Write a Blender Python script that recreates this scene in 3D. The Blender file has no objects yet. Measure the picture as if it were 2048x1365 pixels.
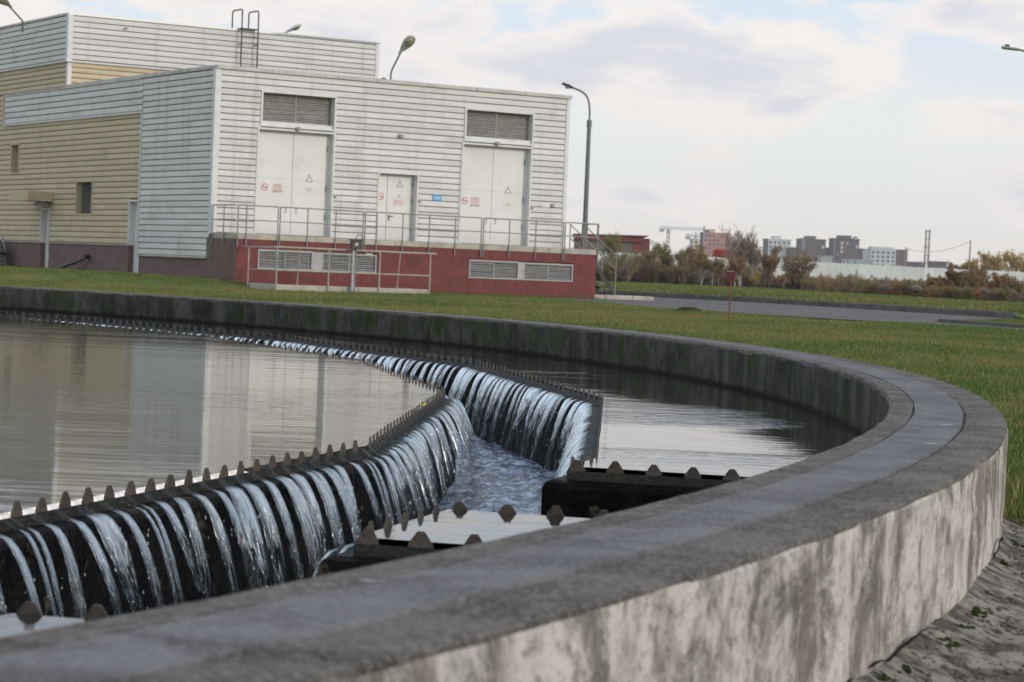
import bpy, math, random
import numpy as np
from mathutils import Matrix, Vector
rnd = random.Random(7)
npr = np.random.default_rng(5)
R = math.radians
scene = bpy.context.scene
col = scene.collection

# ------------------------------------------------------------------ camera
CAM_H = 0.88
PITCH, ROLL = 0.03089, 0.04067
fw = Vector((0, math.cos(PITCH), -math.sin(PITCH)))
up0 = Vector((0, math.sin(PITCH), math.cos(PITCH)))
ri0 = Vector((1, 0, 0))
c_, s_ = math.cos(ROLL), math.sin(ROLL)
ri = c_ * ri0 + s_ * up0
up = -s_ * ri0 + c_ * up0
cam_d = bpy.data.cameras.new('camera')
cam = bpy.data.objects.new('camera', cam_d)
col.objects.link(cam)
cam.matrix_world = Matrix(((ri.x, up.x, -fw.x, 0), (ri.y, up.y, -fw.y, 0), (ri.z, up.z, -fw.z, CAM_H), (0, 0, 0, 1)))
cam_d.sensor_width = 36
cam_d.lens = 4600 / 2048 * 36
cam_d.clip_start = 0.1
cam_d.clip_end = 20000
cam_d.dof.use_dof = True
cam_d.dof.focus_distance = 13.0
cam_d.dof.aperture_fstop = 9.5
scene.camera = cam
FPX = 4600.0


def ray(px, py):
    d = ri * ((px - 1024) / FPX) + up * (-(py - 682.5) / FPX) + fw
    return d


def at_depth(px, py, D):
    """the point seen at a photo pixel, D metres ahead"""
    d = ray(px, py)
    return Vector((0, 0, CAM_H)) + d * (D / d.y)


# ------------------------------------------------------------------ sky and sun
SUN_AZ, SUN_EL = R(128), R(17)
world = bpy.data.worlds.new('World')
scene.world = world
world.use_nodes = True
wt = world.node_tree
wt.nodes.clear()


class NT:
    """tiny helper to write node trees"""

    def __init__(self, tree):
        self.t = tree

    def n(self, typ, **kw):
        nd = self.t.nodes.new(typ)
        for k, v in kw.items():
            if k.startswith('i_'):
                key = k[2:]
                key = int(key) if key.isdigit() else key
                if isinstance(v, bpy.types.NodeSocket):
                    self.t.links.new(v, nd.inputs[key])
                else:
                    nd.inputs[key].default_value = v
            else:
                setattr(nd, k, v)
        return nd

    def math(self, op, a, b=0.0, c=0.0, clamp=False):
        nd = self.t.nodes.new('ShaderNodeMath')
        nd.operation = op
        nd.use_clamp = clamp
        for i, v in enumerate((a, b, c)):
            if isinstance(v, bpy.types.NodeSocket):
                self.t.links.new(v, nd.inputs[i])
            else:
                nd.inputs[i].default_value = v
        return nd.outputs[0]

    def mix(self, f, a, b):
        nd = self.t.nodes.new('ShaderNodeMix')
        nd.data_type = 'RGBA'
        for k, v in ((0, f), (6, a), (7, b)):
            if isinstance(v, bpy.types.NodeSocket):
                self.t.links.new(v, nd.inputs[k])
            else:
                nd.inputs[k].default_value = v if k == 0 else (*v, 1)[:4]
        return nd.outputs[2]

    def step(self, v, a, b):
        nd = self.t.nodes.new('ShaderNodeMapRange')
        nd.interpolation_type = 'SMOOTHSTEP'
        self.t.links.new(v, nd.inputs[0])
        nd.inputs[1].default_value = a
        nd.inputs[2].default_value = b
        return nd.outputs[0]

    def noise(self, vec, scale, detail=4, rough=0.55, dist=0.0, dims='3D'):
        nd = self.t.nodes.new('ShaderNodeTexNoise')
        nd.noise_dimensions = dims
        if vec is not None:
            self.t.links.new(vec, nd.inputs['Vector'])
        nd.inputs['Scale'].default_value = scale
        nd.inputs['Detail'].default_value = detail
        nd.inputs['Roughness'].default_value = rough
        nd.inputs['Distortion'].default_value = dist
        return nd.outputs['Fac']

    def comb(self, x, y, z=0.0):
        nd = self.t.nodes.new('ShaderNodeCombineXYZ')
        for i, v in enumerate((x, y, z)):
            if isinstance(v, bpy.types.NodeSocket):
                self.t.links.new(v, nd.inputs[i])
            else:
                nd.inputs[i].default_value = v
        return nd.outputs[0]


W = NT(wt)
tc = W.n('ShaderNodeTexCoord')
sep = W.n('ShaderNodeSeparateXYZ', i_0=tc.outputs['Generated'])
azd = W.math('MULTIPLY', W.math('ARCTAN2', sep.outputs[0], sep.outputs[1]), 57.2958)
eld = W.math('MULTIPLY', W.math('ARCSINE', sep.outputs[2]), 57.2958)
eln = W.math('MAXIMUM', eld, 0.0)
sky = W.n('ShaderNodeTexSky', sky_type='NISHITA', sun_disc=False, sun_elevation=SUN_EL, sun_rotation=SUN_AZ,
          altitude=150, air_density=1.0, dust_density=2.0, ozone_density=1.5)
sky_col = W.n('ShaderNodeVectorMath', operation='SCALE', i_0=sky.outputs[0])
sky_col.inputs['Scale'].default_value = 0.13
# clear sky: the physical sky seen through a thin bright veil of high cloud
veil = W.mix(W.step(eln, 0.2, 9.0), (1.0, 0.935, 0.875), (0.70, 0.845, 1.0))
veil = W.mix(W.math('MULTIPLY', W.step(eln, 0.8, 3.0), W.math('SUBTRACT', 1.0, W.step(eln, 3.0, 6.0))), veil, (0.965, 0.985, 0.955))
clear = W.mix(0.85, sky_col.outputs[0], veil)
# clouds: banks of cumulus with lit tops and grey violet bases
p1 = W.comb(W.math('MULTIPLY', azd, 0.16), W.math('MULTIPLY', eln, 0.36), 3.7)
n1 = W.noise(p1, 1.0, 6, 0.52, 0.25)
p2 = W.comb(W.math('MULTIPLY', azd, 0.5), W.math('MULTIPLY', eln, 1.1), 9.1)
n2 = W.noise(p2, 1.0, 5, 0.6, 0.3)


def bank(a0, e0, ra, re, amp):
    """a cloud bank centred at an azimuth and elevation"""
    da = W.math('DIVIDE', W.math('SUBTRACT', azd, a0), ra)
    de = W.math('DIVIDE', W.math('SUBTRACT', eln, e0), re)
    q = W.math('ADD', W.math('MULTIPLY', da, da), W.math('MULTIPLY', de, de))
    return W.math('MULTIPLY', W.math('POWER', W.math('SUBTRACT', 1.0, W.math('MINIMUM', q, 1.0)), 1.6), amp * 1.25)


dens = W.math('ADD', n1, W.math('MULTIPLY', W.math('SUBTRACT', n2, 0.5), 0.35))
for b in ((4.4, 5.25, 6.4, 1.35, 0.24), (-3.0, 6.0, 7.0, 2.3, 0.20), (-11.0, 7.2, 7.0, 3.0, 0.22), (11.8, 4.3, 3.0, 0.8, 0.12), (2.9, 2.05, 0.9, 0.4, 0.16), (1.2, 1.75, 0.9, 0.3, 0.10)):
    dens = W.math('ADD', dens, bank(*b))
cover = W.step(dens, 0.475, 0.605)
# shading: denser towards the base reads darker
shade_n = W.noise(W.comb(W.math('MULTIPLY', azd, 0.22), W.math('MULTIPLY', W.math('ADD', eln, 0.35), 0.6), 5.3), 1.0, 5, 0.55, 0.2)
shade = W.math('MULTIPLY', W.step(shade_n, 0.40, 0.60), W.step(dens, 0.54, 0.76))
cloud = W.mix(shade, (0.97, 0.90, 0.855), (0.715, 0.718, 0.78))
skyc = W.mix(W.math('MULTIPLY', cover, 0.92), clear, cloud)
bg = W.n('ShaderNodeBackground', i_Color=skyc, i_Strength=1.07)
wo = W.n('ShaderNodeOutputWorld')
wt.links.new(bg.outputs[0], wo.inputs[0])

sun_d = bpy.data.lights.new('sun', 'SUN')
sun_d.energy = 1.55
sun_d.angle = R(11)
sun_d.color = (1.0, 0.905, 0.79)
sun = bpy.data.objects.new('sun', sun_d)
col.objects.link(sun)
sdir = Vector((math.sin(SUN_AZ) * math.cos(SUN_EL), math.cos(SUN_AZ) * math.cos(SUN_EL), math.sin(SUN_EL)))
sun.rotation_euler = sdir.to_track_quat('Z', 'Y').to_euler()
sun.location = sdir * 60

vs = scene.view_settings
vs.view_transform = 'Standard'
vs.look = 'None'
vs.exposure = 0.0
vs.gamma = 1.0
scene.cycles.use_denoising = True
scene.cycles.max_bounces = 8
scene.cycles.transparent_max_bounces = 24
scene.cycles.volume_bounces = 0
scene.cycles.caustics_reflective = False
scene.cycles.caustics_refractive = False


# ------------------------------------------------------------------ materials
def new_mat(name):
    m = bpy.data.materials.new(name)
    m.use_nodes = True
    t = m.node_tree
    t.nodes.clear()
    N = NT(t)
    out = N.n('ShaderNodeOutputMaterial')
    b = N.n('ShaderNodeBsdfPrincipled')
    t.links.new(b.outputs[0], out.inputs[0])
    return m, N, b, out


def bump(N, b, h, strength, dist=0.02):
    nd = N.n('ShaderNodeBump', i_Height=h, i_Strength=strength, i_Distance=dist)
    N.t.links.new(nd.outputs[0], b.inputs['Normal'])
    return nd


def objco(N, sx=1, sy=1, sz=1):
    tcn = N.n('ShaderNodeTexCoord')
    mp = N.n('ShaderNodeMapping', i_0=tcn.outputs['Object'])
    mp.inputs['Scale'].default_value = (sx, sy, sz)
    return mp.outputs[0]


def mat(name, c1, c2=None, scale=4, rough=0.6, bumpv=0.0, bscale=40, stretch=(1, 1, 1), metal=0.0, objrand=0.0, lo=0.35, hi=0.68, spec=None, c3=None, s3=1.2, lo3=0.55, hi3=0.7):
    m, N, b, out = new_mat(name)
    co = objco(N, *stretch)
    if c2:
        f = N.step(N.noise(co, scale, 6, 0.6), lo, hi)
        cc = N.mix(f, c1, c2)
        if c3:
            cc = N.mix(N.step(N.noise(co, s3, 6, 0.62, 0.4), lo3, hi3), cc, c3)
    else:
        cc = N.mix(0.0, c1, c1)
    if objrand:
        oi = N.n('ShaderNodeObjectInfo')
        v = N.math('MULTIPLY_ADD', oi.outputs['Random'], objrand, 1.0 - objrand * 0.5)
        hs = N.n('ShaderNodeHueSaturation', i_Color=cc, i_Value=v)
        cc = hs.outputs[0]
    N.t.links.new(cc, b.inputs['Base Color'])
    b.inputs['Roughness'].default_value = rough
    b.inputs['Metallic'].default_value = metal
    if spec is None and rough >= 0.8:
        spec = 0.08
    if spec is not None:
        b.inputs['Specular IOR Level'].default_value = spec
    if bumpv:
        bump(N, b, N.noise(co, bscale, 5, 0.6), bumpv)
    return m


def cyl(N, ka=20.0, kz=1.0, kr=1.0):
    """coordinates unrolled round the tank: arc length, height, radius"""
    tcn = N.n('ShaderNodeTexCoord')
    s = N.n('ShaderNodeSeparateXYZ', i_0=tcn.outputs['Object'])
    a = N.math('ARCTAN2', s.outputs[1], s.outputs[0])
    r = N.math('SQRT', N.math('ADD', N.math('MULTIPLY', s.outputs[0], s.outputs[0]), N.math('MULTIPLY', s.outputs[1], s.outputs[1])))
    v = N.comb(N.math('MULTIPLY', a, ka), N.math('MULTIPLY', s.outputs[2], kz), N.math('MULTIPLY', r, kr))
    return v, a, s.outputs[2], r


M = {}
# --- tank concrete
m, N, b, o = new_mat('weathered_plaster')
v, a, z, r = cyl(N, 20, 0.30, 1)
v2, *_ = cyl(N, 20, 1, 1)
streak = N.noise(v, 4.5, 7, 0.66, 0.5)
blot = N.noise(v2, 4.5, 10, 0.75, 0.9)
speck = N.noise(v2, 42, 5, 0.75)
mixs = N.math('ADD', N.math('MULTIPLY', streak, 0.45), N.math('MULTIPLY', N.noise(v2, 3.6, 10, 0.78, 0.8), 0.55))
colr = N.mix(N.step(mixs, 0.465, 0.565), (0.74, 0.70, 0.655), (0.235, 0.218, 0.192))
colr = N.mix(N.math('MULTIPLY', N.step(blot, 0.50, 0.62), 0.7), colr, (0.34, 0.305, 0.26))
thin = N.noise(v, 11.0, 5, 0.6, 0.3)
colr = N.mix(N.math('MULTIPLY', N.step(thin, 0.60, 0.70), 0.7), colr, (0.07, 0.066, 0.06))
colr = N.mix(N.math('MULTIPLY', N.step(speck, 0.54, 0.64), 0.6), colr, (0.11, 0.10, 0.085))
N.t.links.new(colr, b.inputs['Base Color'])
b.inputs['Roughness'].default_value = 0.9
b.inputs['Specular IOR Level'].default_value = 0.06
bump(N, b, N.math('ADD', N.math('ADD', blot, N.math('MULTIPLY', speck, 0.35)), N.math('MULTIPLY', streak, 0.8)), 1.0, 0.03)
M['plaster'] = m

m, N, b, o = new_mat('wet_mossy_concrete')
v, a, z, r = cyl(N, 20, 0.30, 1)
v2, *_ = cyl(N, 20, 1, 1)
streak = N.noise(v, 4.5, 7, 0.66, 0.4)
fine = N.noise(v, 16, 4, 0.6)
moss = N.noise(v, 2.4, 5, 0.65, 0.3)
blot = N.noise(v2, 5, 6, 0.65)
colr = N.mix(N.step(N.math('ADD', N.math('MULTIPLY', streak, 0.55), N.math('MULTIPLY', blot, 0.45)), 0.38, 0.64), (0.030, 0.030, 0.027), (0.098, 0.094, 0.084))
colr = N.mix(N.math('MULTIPLY', N.step(fine, 0.6, 0.75), 0.5), colr, (0.19, 0.18, 0.165))
mm = N.math('MULTIPLY', N.math('MULTIPLY', N.step(moss, 0.50, 0.58), N.step(z, 0.14, 0.28)), N.step(blot, 0.35, 0.6))
colr = N.mix(N.math('MULTIPLY', mm, 0.9), colr, (0.028, 0.046, 0.008))
wet = N.math('SUBTRACT', 1.0, N.step(N.math('ADD', z, N.math('MULTIPLY', blot, 0.04)), 0.185, 0.225))
colr = N.mix(wet, colr, (0.014, 0.014, 0.013))
N.t.links.new(colr, b.inputs['Base Color'])
b.inputs['Roughness'].default_value = 0.8
b.inputs['Specular IOR Level'].default_value = 0.06
bump(N, b, N.math('ADD', streak, blot), 0.7, 0.02)
M['inner_concrete'] = m


def top_mat(name, c1, c2, cr, fine_s=90, rough=0.8):
    m, N, b, o = new_mat(name)
    v, a, z, r = cyl(N, 20, 1, 1)
    vr, *_ = cyl(N, 20, 1, 0.25)
    big = N.noise(v, 4.5, 8, 0.7, 0.5)
    fine = N.noise(v, fine_s, 3, 0.7)
    cross = N.noise(vr, 3.0, 3, 0.5)
    cc = N.mix(N.step(big, 0.40, 0.60), c1, c2)
    cc = N.mix(N.math('MULTIPLY', N.step(cross, 0.60, 0.68), 0.45), cc, cr)
    cc = N.mix(N.math('MULTIPLY', N.step(fine, 0.48, 0.62), 0.42), cc, (0.30, 0.29, 0.285))
    pale = N.noise(v, 7.0, 3, 0.5)
    cc = N.mix(N.math('MULTIPLY', N.step(pale, 0.70, 0.74), 0.55), cc, (0.5, 0.49, 0.47))
    cc = N.mix(N.math('MULTIPLY', N.step(N.noise(v, 3.4, 5, 0.7, 0.8), 0.62, 0.7), 0.5), cc, cr)
    N.t.links.new(cc, b.inputs['Base Color'])
    N.t.links.new(N.math('MULTIPLY_ADD', big, 0.3, rough - 0.15), b.inputs['Roughness'])
    b.inputs['Specular IOR Level'].default_value = 0.08
    bump(N, b, N.math('ADD', N.math('MULTIPLY', fine, 0.6), big), 0.6, 0.01)
    return m


M['top_edge'] = top_mat('wall_top_concrete', (0.066, 0.058, 0.052), (0.128, 0.115, 0.104), (0.036, 0.032, 0.030))
M['track'] = top_mat('wheel_track_surface', (0.098, 0.095, 0.100), (0.165, 0.160, 0.168), (0.052, 0.050, 0.053), 110, 0.72)
M['joint'] = mat('dark_joint', (0.05, 0.046, 0.042), (0.09, 0.083, 0.076), 20, 0.9)
M['apron'] = mat('cracked_apron_concrete', (0.30, 0.275, 0.24), (0.095, 0.085, 0.072), 9.0, 0.92, 0.7, 75, lo=0.40, hi=0.60, c3=(0.05, 0.045, 0.038), s3=26, lo3=0.52, hi3=0.62)
M['crack'] = mat('crack_dark', (0.012, 0.011, 0.01), None, rough=1.0)  # even near-black for the foot crack and the cross joints
M['moss'] = mat('moss', (0.035, 0.050, 0.012), (0.018, 0.028, 0.008), 30, 0.95, 0.8, 80)
# --- weirs
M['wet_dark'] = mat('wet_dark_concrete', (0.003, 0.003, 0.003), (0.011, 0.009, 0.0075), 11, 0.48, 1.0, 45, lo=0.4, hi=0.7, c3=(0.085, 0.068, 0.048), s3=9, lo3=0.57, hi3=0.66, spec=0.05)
M['tooth'] = mat('stained_steel', (0.080, 0.061, 0.046), (0.030, 0.023, 0.017), 26, 0.55, 0.3, 90, objrand=0.5)
M['plate'] = mat('algae_steel', (0.018, 0.016, 0.009), (0.010, 0.009, 0.007), 20, 0.5, 0.4, 60)


def water_mat(name, base, rough, waves, spec=0.5):
    """waves: list of (scale_x, scale_y, strength) of ripples lying across the line of sight from the shore"""
    m, N, b, o = new_mat(name)
    b.inputs['Base Color'].default_value = (*base, 1)
    b.inputs['Roughness'].default_value = rough
    b.inputs['IOR'].default_value = 1.33
    h = None
    for sx, sy, st, det in waves:
        w = N.math('MULTIPLY', N.noise(objco(N, sx, sy, 1), 1.0, det, 0.5), st)
        if sy > 15:
            w = N.math('MULTIPLY', w, N.math('MULTIPLY_ADD', N.step(N.noise(objco(N, 0.09, 0.35, 1), 1.0, 3, 0.6), 0.5, 0.62), 3.5, 0.6))
        h = w if h is None else N.math('ADD', h, w)
    bump(N, b, h, 1.0, 1.0)
    return m, N, b, o


M['pool'], *_ = water_mat('pool_water', (0.042, 0.034, 0.023), 0.03, [(1.6, 9.0, 0.0014, 3), (0.35, 1.6, 0.0030, 2), (6, 30, 0.00025, 2)])
M['annulus'], *_ = water_mat('annulus_water', (0.020, 0.019, 0.016), 0.03, [(3.0, 16.0, 0.0010, 3), (0.8, 3.2, 0.0018, 2), (8, 40, 0.0002, 2)])
m, N, b, o = new_mat('churning_water')
co = objco(N)
n1_ = N.noise(co, 6, 6, 0.6, 0.9)
n2_ = N.noise(co, 24, 5, 0.65, 0.6)
ff = N.step(N.math('ADD', n1_, N.math('MULTIPLY', N.math('SUBTRACT', n2_, 0.5), 0.9)), 0.40, 0.74)
N.t.links.new(N.mix(ff, (0.08, 0.11, 0.16), (0.58, 0.68, 0.88)), b.inputs['Base Color'])
b.inputs['Roughness'].default_value = 0.12
b.inputs['IOR'].default_value = 1.33
bump(N, b, N.math('ADD', n1_, N.math('MULTIPLY', n2_, 0.6)), 0.9, 0.03)
M['churn'] = m

m, N, b, o = new_mat('falling_water')
co = objco(N)
uvn = N.n('ShaderNodeUVMap')
uvs = N.n('ShaderNodeSeparateXYZ', i_0=uvn.outputs[0])
st1 = N.noise(N.comb(N.math('MULTIPLY', uvs.outputs[0], 16.0), N.math('MULTIPLY', uvs.outputs[1], 2.2), 0), 1.0, 5, 0.62, 0.3)
st2 = N.noise(N.comb(N.math('MULTIPLY', uvs.outputs[0], 34.0), N.math('MULTIPLY', uvs.outputs[1], 9.0), 2), 1.0, 4, 0.6, 0.4)
fall = N.step(uvs.outputs[1], 0.25, 0.95)
hgt = N.math('ADD', st1, N.math('MULTIPLY', st2, 0.6))
bm_ = N.n('ShaderNodeBump', i_Height=hgt, i_Strength=0.9, i_Distance=0.014)
gl = N.n('ShaderNodeBsdfGlossy', i_Color=(0.88, 0.95, 1.0, 1), i_Roughness=0.09, i_Normal=bm_.outputs[0])
tr = N.n('ShaderNodeBsdfTransparent', i_Color=(0.90, 0.91, 0.92, 1))
fr = N.n('ShaderNodeFresnel', i_IOR=1.5, i_Normal=bm_.outputs[0])
over = N.step(uvs.outputs[1], 0.26, 0.40)
frm = N.math('MULTIPLY', N.math('MULTIPLY_ADD', fr.outputs[0], 2.6, 0.06, clamp=True), N.math('MULTIPLY_ADD', over, 0.94, 0.06))
mx = N.n('ShaderNodeMixShader', i_0=frm)
N.t.links.new(tr.outputs[0], mx.inputs[1])
N.t.links.new(gl.outputs[0], mx.inputs[2])
df = N.n('ShaderNodeBsdfDiffuse', i_Color=(0.72, 0.80, 0.93, 1), i_Normal=bm_.outputs[0])
tl = N.n('ShaderNodeBsdfTranslucent', i_Color=(0.80, 0.85, 0.92, 1))
dm = N.n('ShaderNodeMixShader', i_0=0.3)
N.t.links.new(df.outputs[0], dm.inputs[1])
N.t.links.new(tl.outputs[0], dm.inputs[2])
fine = N.noise(N.comb(N.math('MULTIPLY', uvs.outputs[0], 22.0), N.math('MULTIPLY', uvs.outputs[1], 1.4), 5), 1.0, 4, 0.7, 0.2)
foam_sheen = N.math('MULTIPLY', N.step(fine, 0.52, 0.60), N.math('MULTIPLY', over, N.math('MULTIPLY_ADD', fall, -0.10, 0.19)))  # pale streaks: foam plus sky reflection painted on, strongest on the upper arc
m2 = N.n('ShaderNodeMixShader', i_0=foam_sheen)
N.t.links.new(mx.outputs[0], m2.inputs[1])
N.t.links.new(dm.outputs[0], m2.inputs[2])
# towards the foot the sheet tears into threads and drops
hole = N.math('MULTIPLY', N.step(N.math('SUBTRACT', st2, N.math('MULTIPLY', fall, 0.20)), 0.46, 0.34), N.step(uvs.outputs[1], 0.4, 0.7))
clr = N.n('ShaderNodeBsdfTransparent')
m3 = N.n('ShaderNodeMixShader', i_0=hole)
N.t.links.new(m2.outputs[0], m3.inputs[1])
N.t.links.new(clr.outputs[0], m3.inputs[2])
N.t.links.new(m3.outputs[0], o.inputs[0])
N.t.nodes.remove(b)
M['jet'] = m
M['drop'] = mat('water_drops', (0.62, 0.66, 0.72), None, rough=0.08)
# --- building


def siding_mat(name, c1, c2, dirt):
    """painted sheet: panels of slightly different age, rain streaks and dirt running down"""
    m, N, b, o = new_mat(name)
    hzt = N.noise(objco(N, 0.5, 0.5, 2.5), 1.6, 5, 0.6)
    run = N.noise(objco(N, 2.6, 2.6, 0.10), 1.0, 6, 0.68, 0.2)
    blot = N.noise(objco(N), 0.7, 6, 0.65, 0.4)
    spk = N.noise(objco(N), 16, 3, 0.6)
    cc = N.mix(N.step(hzt, 0.35, 0.68), c1, c2)
    cc = N.mix(N.math('MULTIPLY', N.step(run, 0.52, 0.70), 0.45), cc, dirt)
    cc = N.mix(N.math('MULTIPLY', N.step(blot, 0.52, 0.70), 0.40), cc, dirt)
    cc = N.mix(N.math('MULTIPLY', N.step(spk, 0.66, 0.72), 0.35), cc, dirt)
    oi = N.n('ShaderNodeObjectInfo')
    hs = N.n('ShaderNodeHueSaturation', i_Color=cc, i_Value=N.math('MULTIPLY_ADD', oi.outputs['Random'], 0.13, 0.935))
    N.t.links.new(hs.outputs[0], b.inputs['Base Color'])
    b.inputs['Roughness'].default_value = 0.5
    b.inputs['Specular IOR Level'].default_value = 0.25
    bump(N, b, N.noise(objco(N, 0.5, 0.5, 1.5), 3, 3, 0.5), 0.08)
    return m


M['white_siding'] = siding_mat('white_metal_siding', (0.67, 0.66, 0.65), (0.61, 0.60, 0.59), (0.44, 0.41, 0.38))
M['yellow_siding'] = siding_mat('pale_yellow_metal_siding', (0.58, 0.485, 0.33), (0.52, 0.43, 0.29), (0.40, 0.33, 0.235))
M['wall_core'] = mat('wall_backing', (0.17, 0.155, 0.14), None, rough=0.9)
M['white_trim'] = mat('white_trim_metal', (0.66, 0.66, 0.66), (0.58, 0.58, 0.57), 3, 0.45)
M['cap'] = mat('weathered_cap_flashing', (0.52, 0.51, 0.49), (0.40, 0.385, 0.365), 1.2, 0.5, c3=(0.20, 0.18, 0.165), s3=1.6, lo3=0.62, hi3=0.72)
M['cap_galv'] = mat('galvanised_cap', (0.20, 0.235, 0.235), (0.50, 0.52, 0.50), 0.12, 0.45, metal=0.4, lo=0.45, hi=0.55)
M['door'] = mat('white_door_paint', (0.68, 0.68, 0.66), (0.63, 0.625, 0.60), 0.9, 0.45, c3=(0.57, 0.55, 0.50), s3=0.7, lo3=0.58, hi3=0.75)
M['door_gap'] = mat('door_gap', (0.12, 0.12, 0.13), None, rough=0.8)
M['louvre'] = mat('grey_louvre_metal', (0.44, 0.42, 0.39), (0.36, 0.34, 0.31), 4, 0.5, objrand=0.2)
M['vent'] = mat('light_vent_metal', (0.34, 0.34, 0.335), (0.27, 0.27, 0.265), 4, 0.45, metal=0.2, objrand=0.2)
M['dark'] = mat('dark_opening', (0.012, 0.012, 0.013), None, rough=0.9)
M['red_block'] = mat('red_painted_block', (0.150, 0.021, 0.020), (0.122, 0.017, 0.0165), 2.2, 0.62, 0.3, 30, objrand=0.16, c3=(0.10, 0.016, 0.016), s3=1.1)
M['red_joint'] = mat('red_block_joint', (0.11, 0.022, 0.02), None, rough=0.9)
M['brown_block'] = mat('brown_painted_block', (0.155, 0.09, 0.082), (0.125, 0.075, 0.07), 2.2, 0.7, 0.3, 30, objrand=0.14)
M['brown_joint'] = mat('brown_block_joint', (0.05, 0.032, 0.03), None, rough=0.9)
M['slab'] = mat('pale_concrete', (0.47, 0.435, 0.375), (0.36, 0.33, 0.285), 2.0, 0.85, 0.4, 30, objrand=0.1, c3=(0.22, 0.20, 0.17), s3=2.5, lo3=0.63, hi3=0.74)
M['galv'] = mat('galvanised_tube', (0.33, 0.325, 0.31), (0.25, 0.245, 0.235), 6, 0.42, metal=0.5)
M['rail_paint'] = mat('dull_cream_tube', (0.40, 0.37, 0.33), (0.30, 0.27, 0.235), 6, 0.5, metal=0.15)
M['rusty'] = mat('dark_painted_steel', (0.055, 0.048, 0.043), (0.10, 0.07, 0.05), 8, 0.6)
M['black'] = mat('black_metal', (0.016, 0.016, 0.017), (0.028, 0.027, 0.026), 8, 0.5)
M['roof'] = mat('roof_felt', (0.08, 0.08, 0.08), (0.12, 0.12, 0.12), 3, 0.9)
M['lamp_grey'] = mat('grey_lamp_shell', (0.34, 0.35, 0.35), (0.26, 0.27, 0.27), 6, 0.4, metal=0.2)
M['lamp_glass'] = mat('lamp_glass', (0.30, 0.28, 0.16), (0.16, 0.15, 0.09), 10, 0.15)
M['pole'] = mat('grey_lamp_pole', (0.13, 0.135, 0.135), (0.17, 0.175, 0.175), 4, 0.5, metal=0.3)
M['sign_red'] = mat('sign_red', (0.48, 0.12, 0.11), None, rough=0.5)
M['sign_dred'] = mat('dark_red_enamel', (0.10, 0.010, 0.011), (0.075, 0.008, 0.009), 12, 0.5)
M['post_red'] = mat('red_post_paint', (0.22, 0.030, 0.026), (0.16, 0.022, 0.02), 12, 0.5)
M['paper'] = mat('paper_notice', (0.74, 0.72, 0.68), (0.66, 0.63, 0.58), 14, 0.7)
M['paper_pink'] = mat('faded_red_notice', (0.68, 0.58, 0.56), (0.64, 0.52, 0.50), 20, 0.7)
M['ink'] = mat('ink', (0.05, 0.05, 0.05), None, rough=0.6)
M['ink_grey'] = mat('faded_ink', (0.30, 0.29, 0.27), None, rough=0.6)
M['ink_brown'] = mat('glue_stain', (0.33, 0.27, 0.20), None, rough=0.8)
M['sign_blue'] = mat('blue_sign', (0.05, 0.30, 0.60), (0.07, 0.36, 0.66), 6, 0.4)
M['sign_white'] = mat('sign_white', (0.75, 0.75, 0.74), None, rough=0.5)
# --- ground
m, N, b, o = new_mat('lawn_soil')
co = objco(N)
g1 = N.noise(co, 0.35, 5, 0.6, 0.3)
g2 = N.noise(co, 3.0, 5, 0.65)
g3 = N.noise(co, 40, 3, 0.7)
cc = N.mix(N.step(g1, 0.38, 0.62), (0.10, 0.145, 0.035), (0.18, 0.165, 0.055))
cc = N.mix(N.math('MULTIPLY', N.step(g2, 0.45, 0.7), 0.6), cc, (0.045, 0.070, 0.016))
cc = N.mix(N.math('MULTIPLY', N.step(g3, 0.5, 0.7), 0.35), cc, (0.03, 0.035, 0.012))
N.t.links.new(cc, b.inputs['Base Color'])
b.inputs['Roughness'].default_value = 0.95
b.inputs['Specular IOR Level'].default_value = 0.1
bump(N, b, N.math('ADD', g3, g2), 0.6, 0.03)
M['ground'] = m
M['asphalt'] = mat('asphalt', (0.125, 0.116, 0.114), (0.165, 0.155, 0.15), 0.5, 0.85, 0.5, 60, c3=(0.085, 0.08, 0.078), s3=0.35, lo3=0.55, hi3=0.7)
M['kerb'] = mat('kerb_concrete', (0.155, 0.15, 0.148), (0.11, 0.105, 0.103), 1.5, 0.9, 0.4, 30, objrand=0.2)


def leaf_mat(name, c1, c2, tr_amt=0.3):
    m, N, b, o = new_mat(name)
    co = objco(N)
    gi = N.n('ShaderNodeNewGeometry')
    f = N.math('ADD', N.math('MULTIPLY', gi.outputs['Random Per Island'], 0.75), N.math('MULTIPLY', N.noise(co, 0.8, 3, 0.5), 0.4))
    cc = N.mix(N.step(f, 0.15, 0.95), c1, c2)
    N.t.links.new(cc, b.inputs['Base Color'])
    b.inputs['Roughness'].default_value = 0.65
    b.inputs['Specular IOR Level'].default_value = 0.15
    t2 = N.n('ShaderNodeBsdfTranslucent', i_Color=cc)
    mx = N.n('ShaderNodeMixShader', i_0=tr_amt)
    N.t.links.new(b.outputs[0], mx.inputs[1])
    N.t.links.new(t2.outputs[0], mx.inputs[2])
    N.t.links.new(mx.outputs[0], o.inputs[0])
    return m


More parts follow.
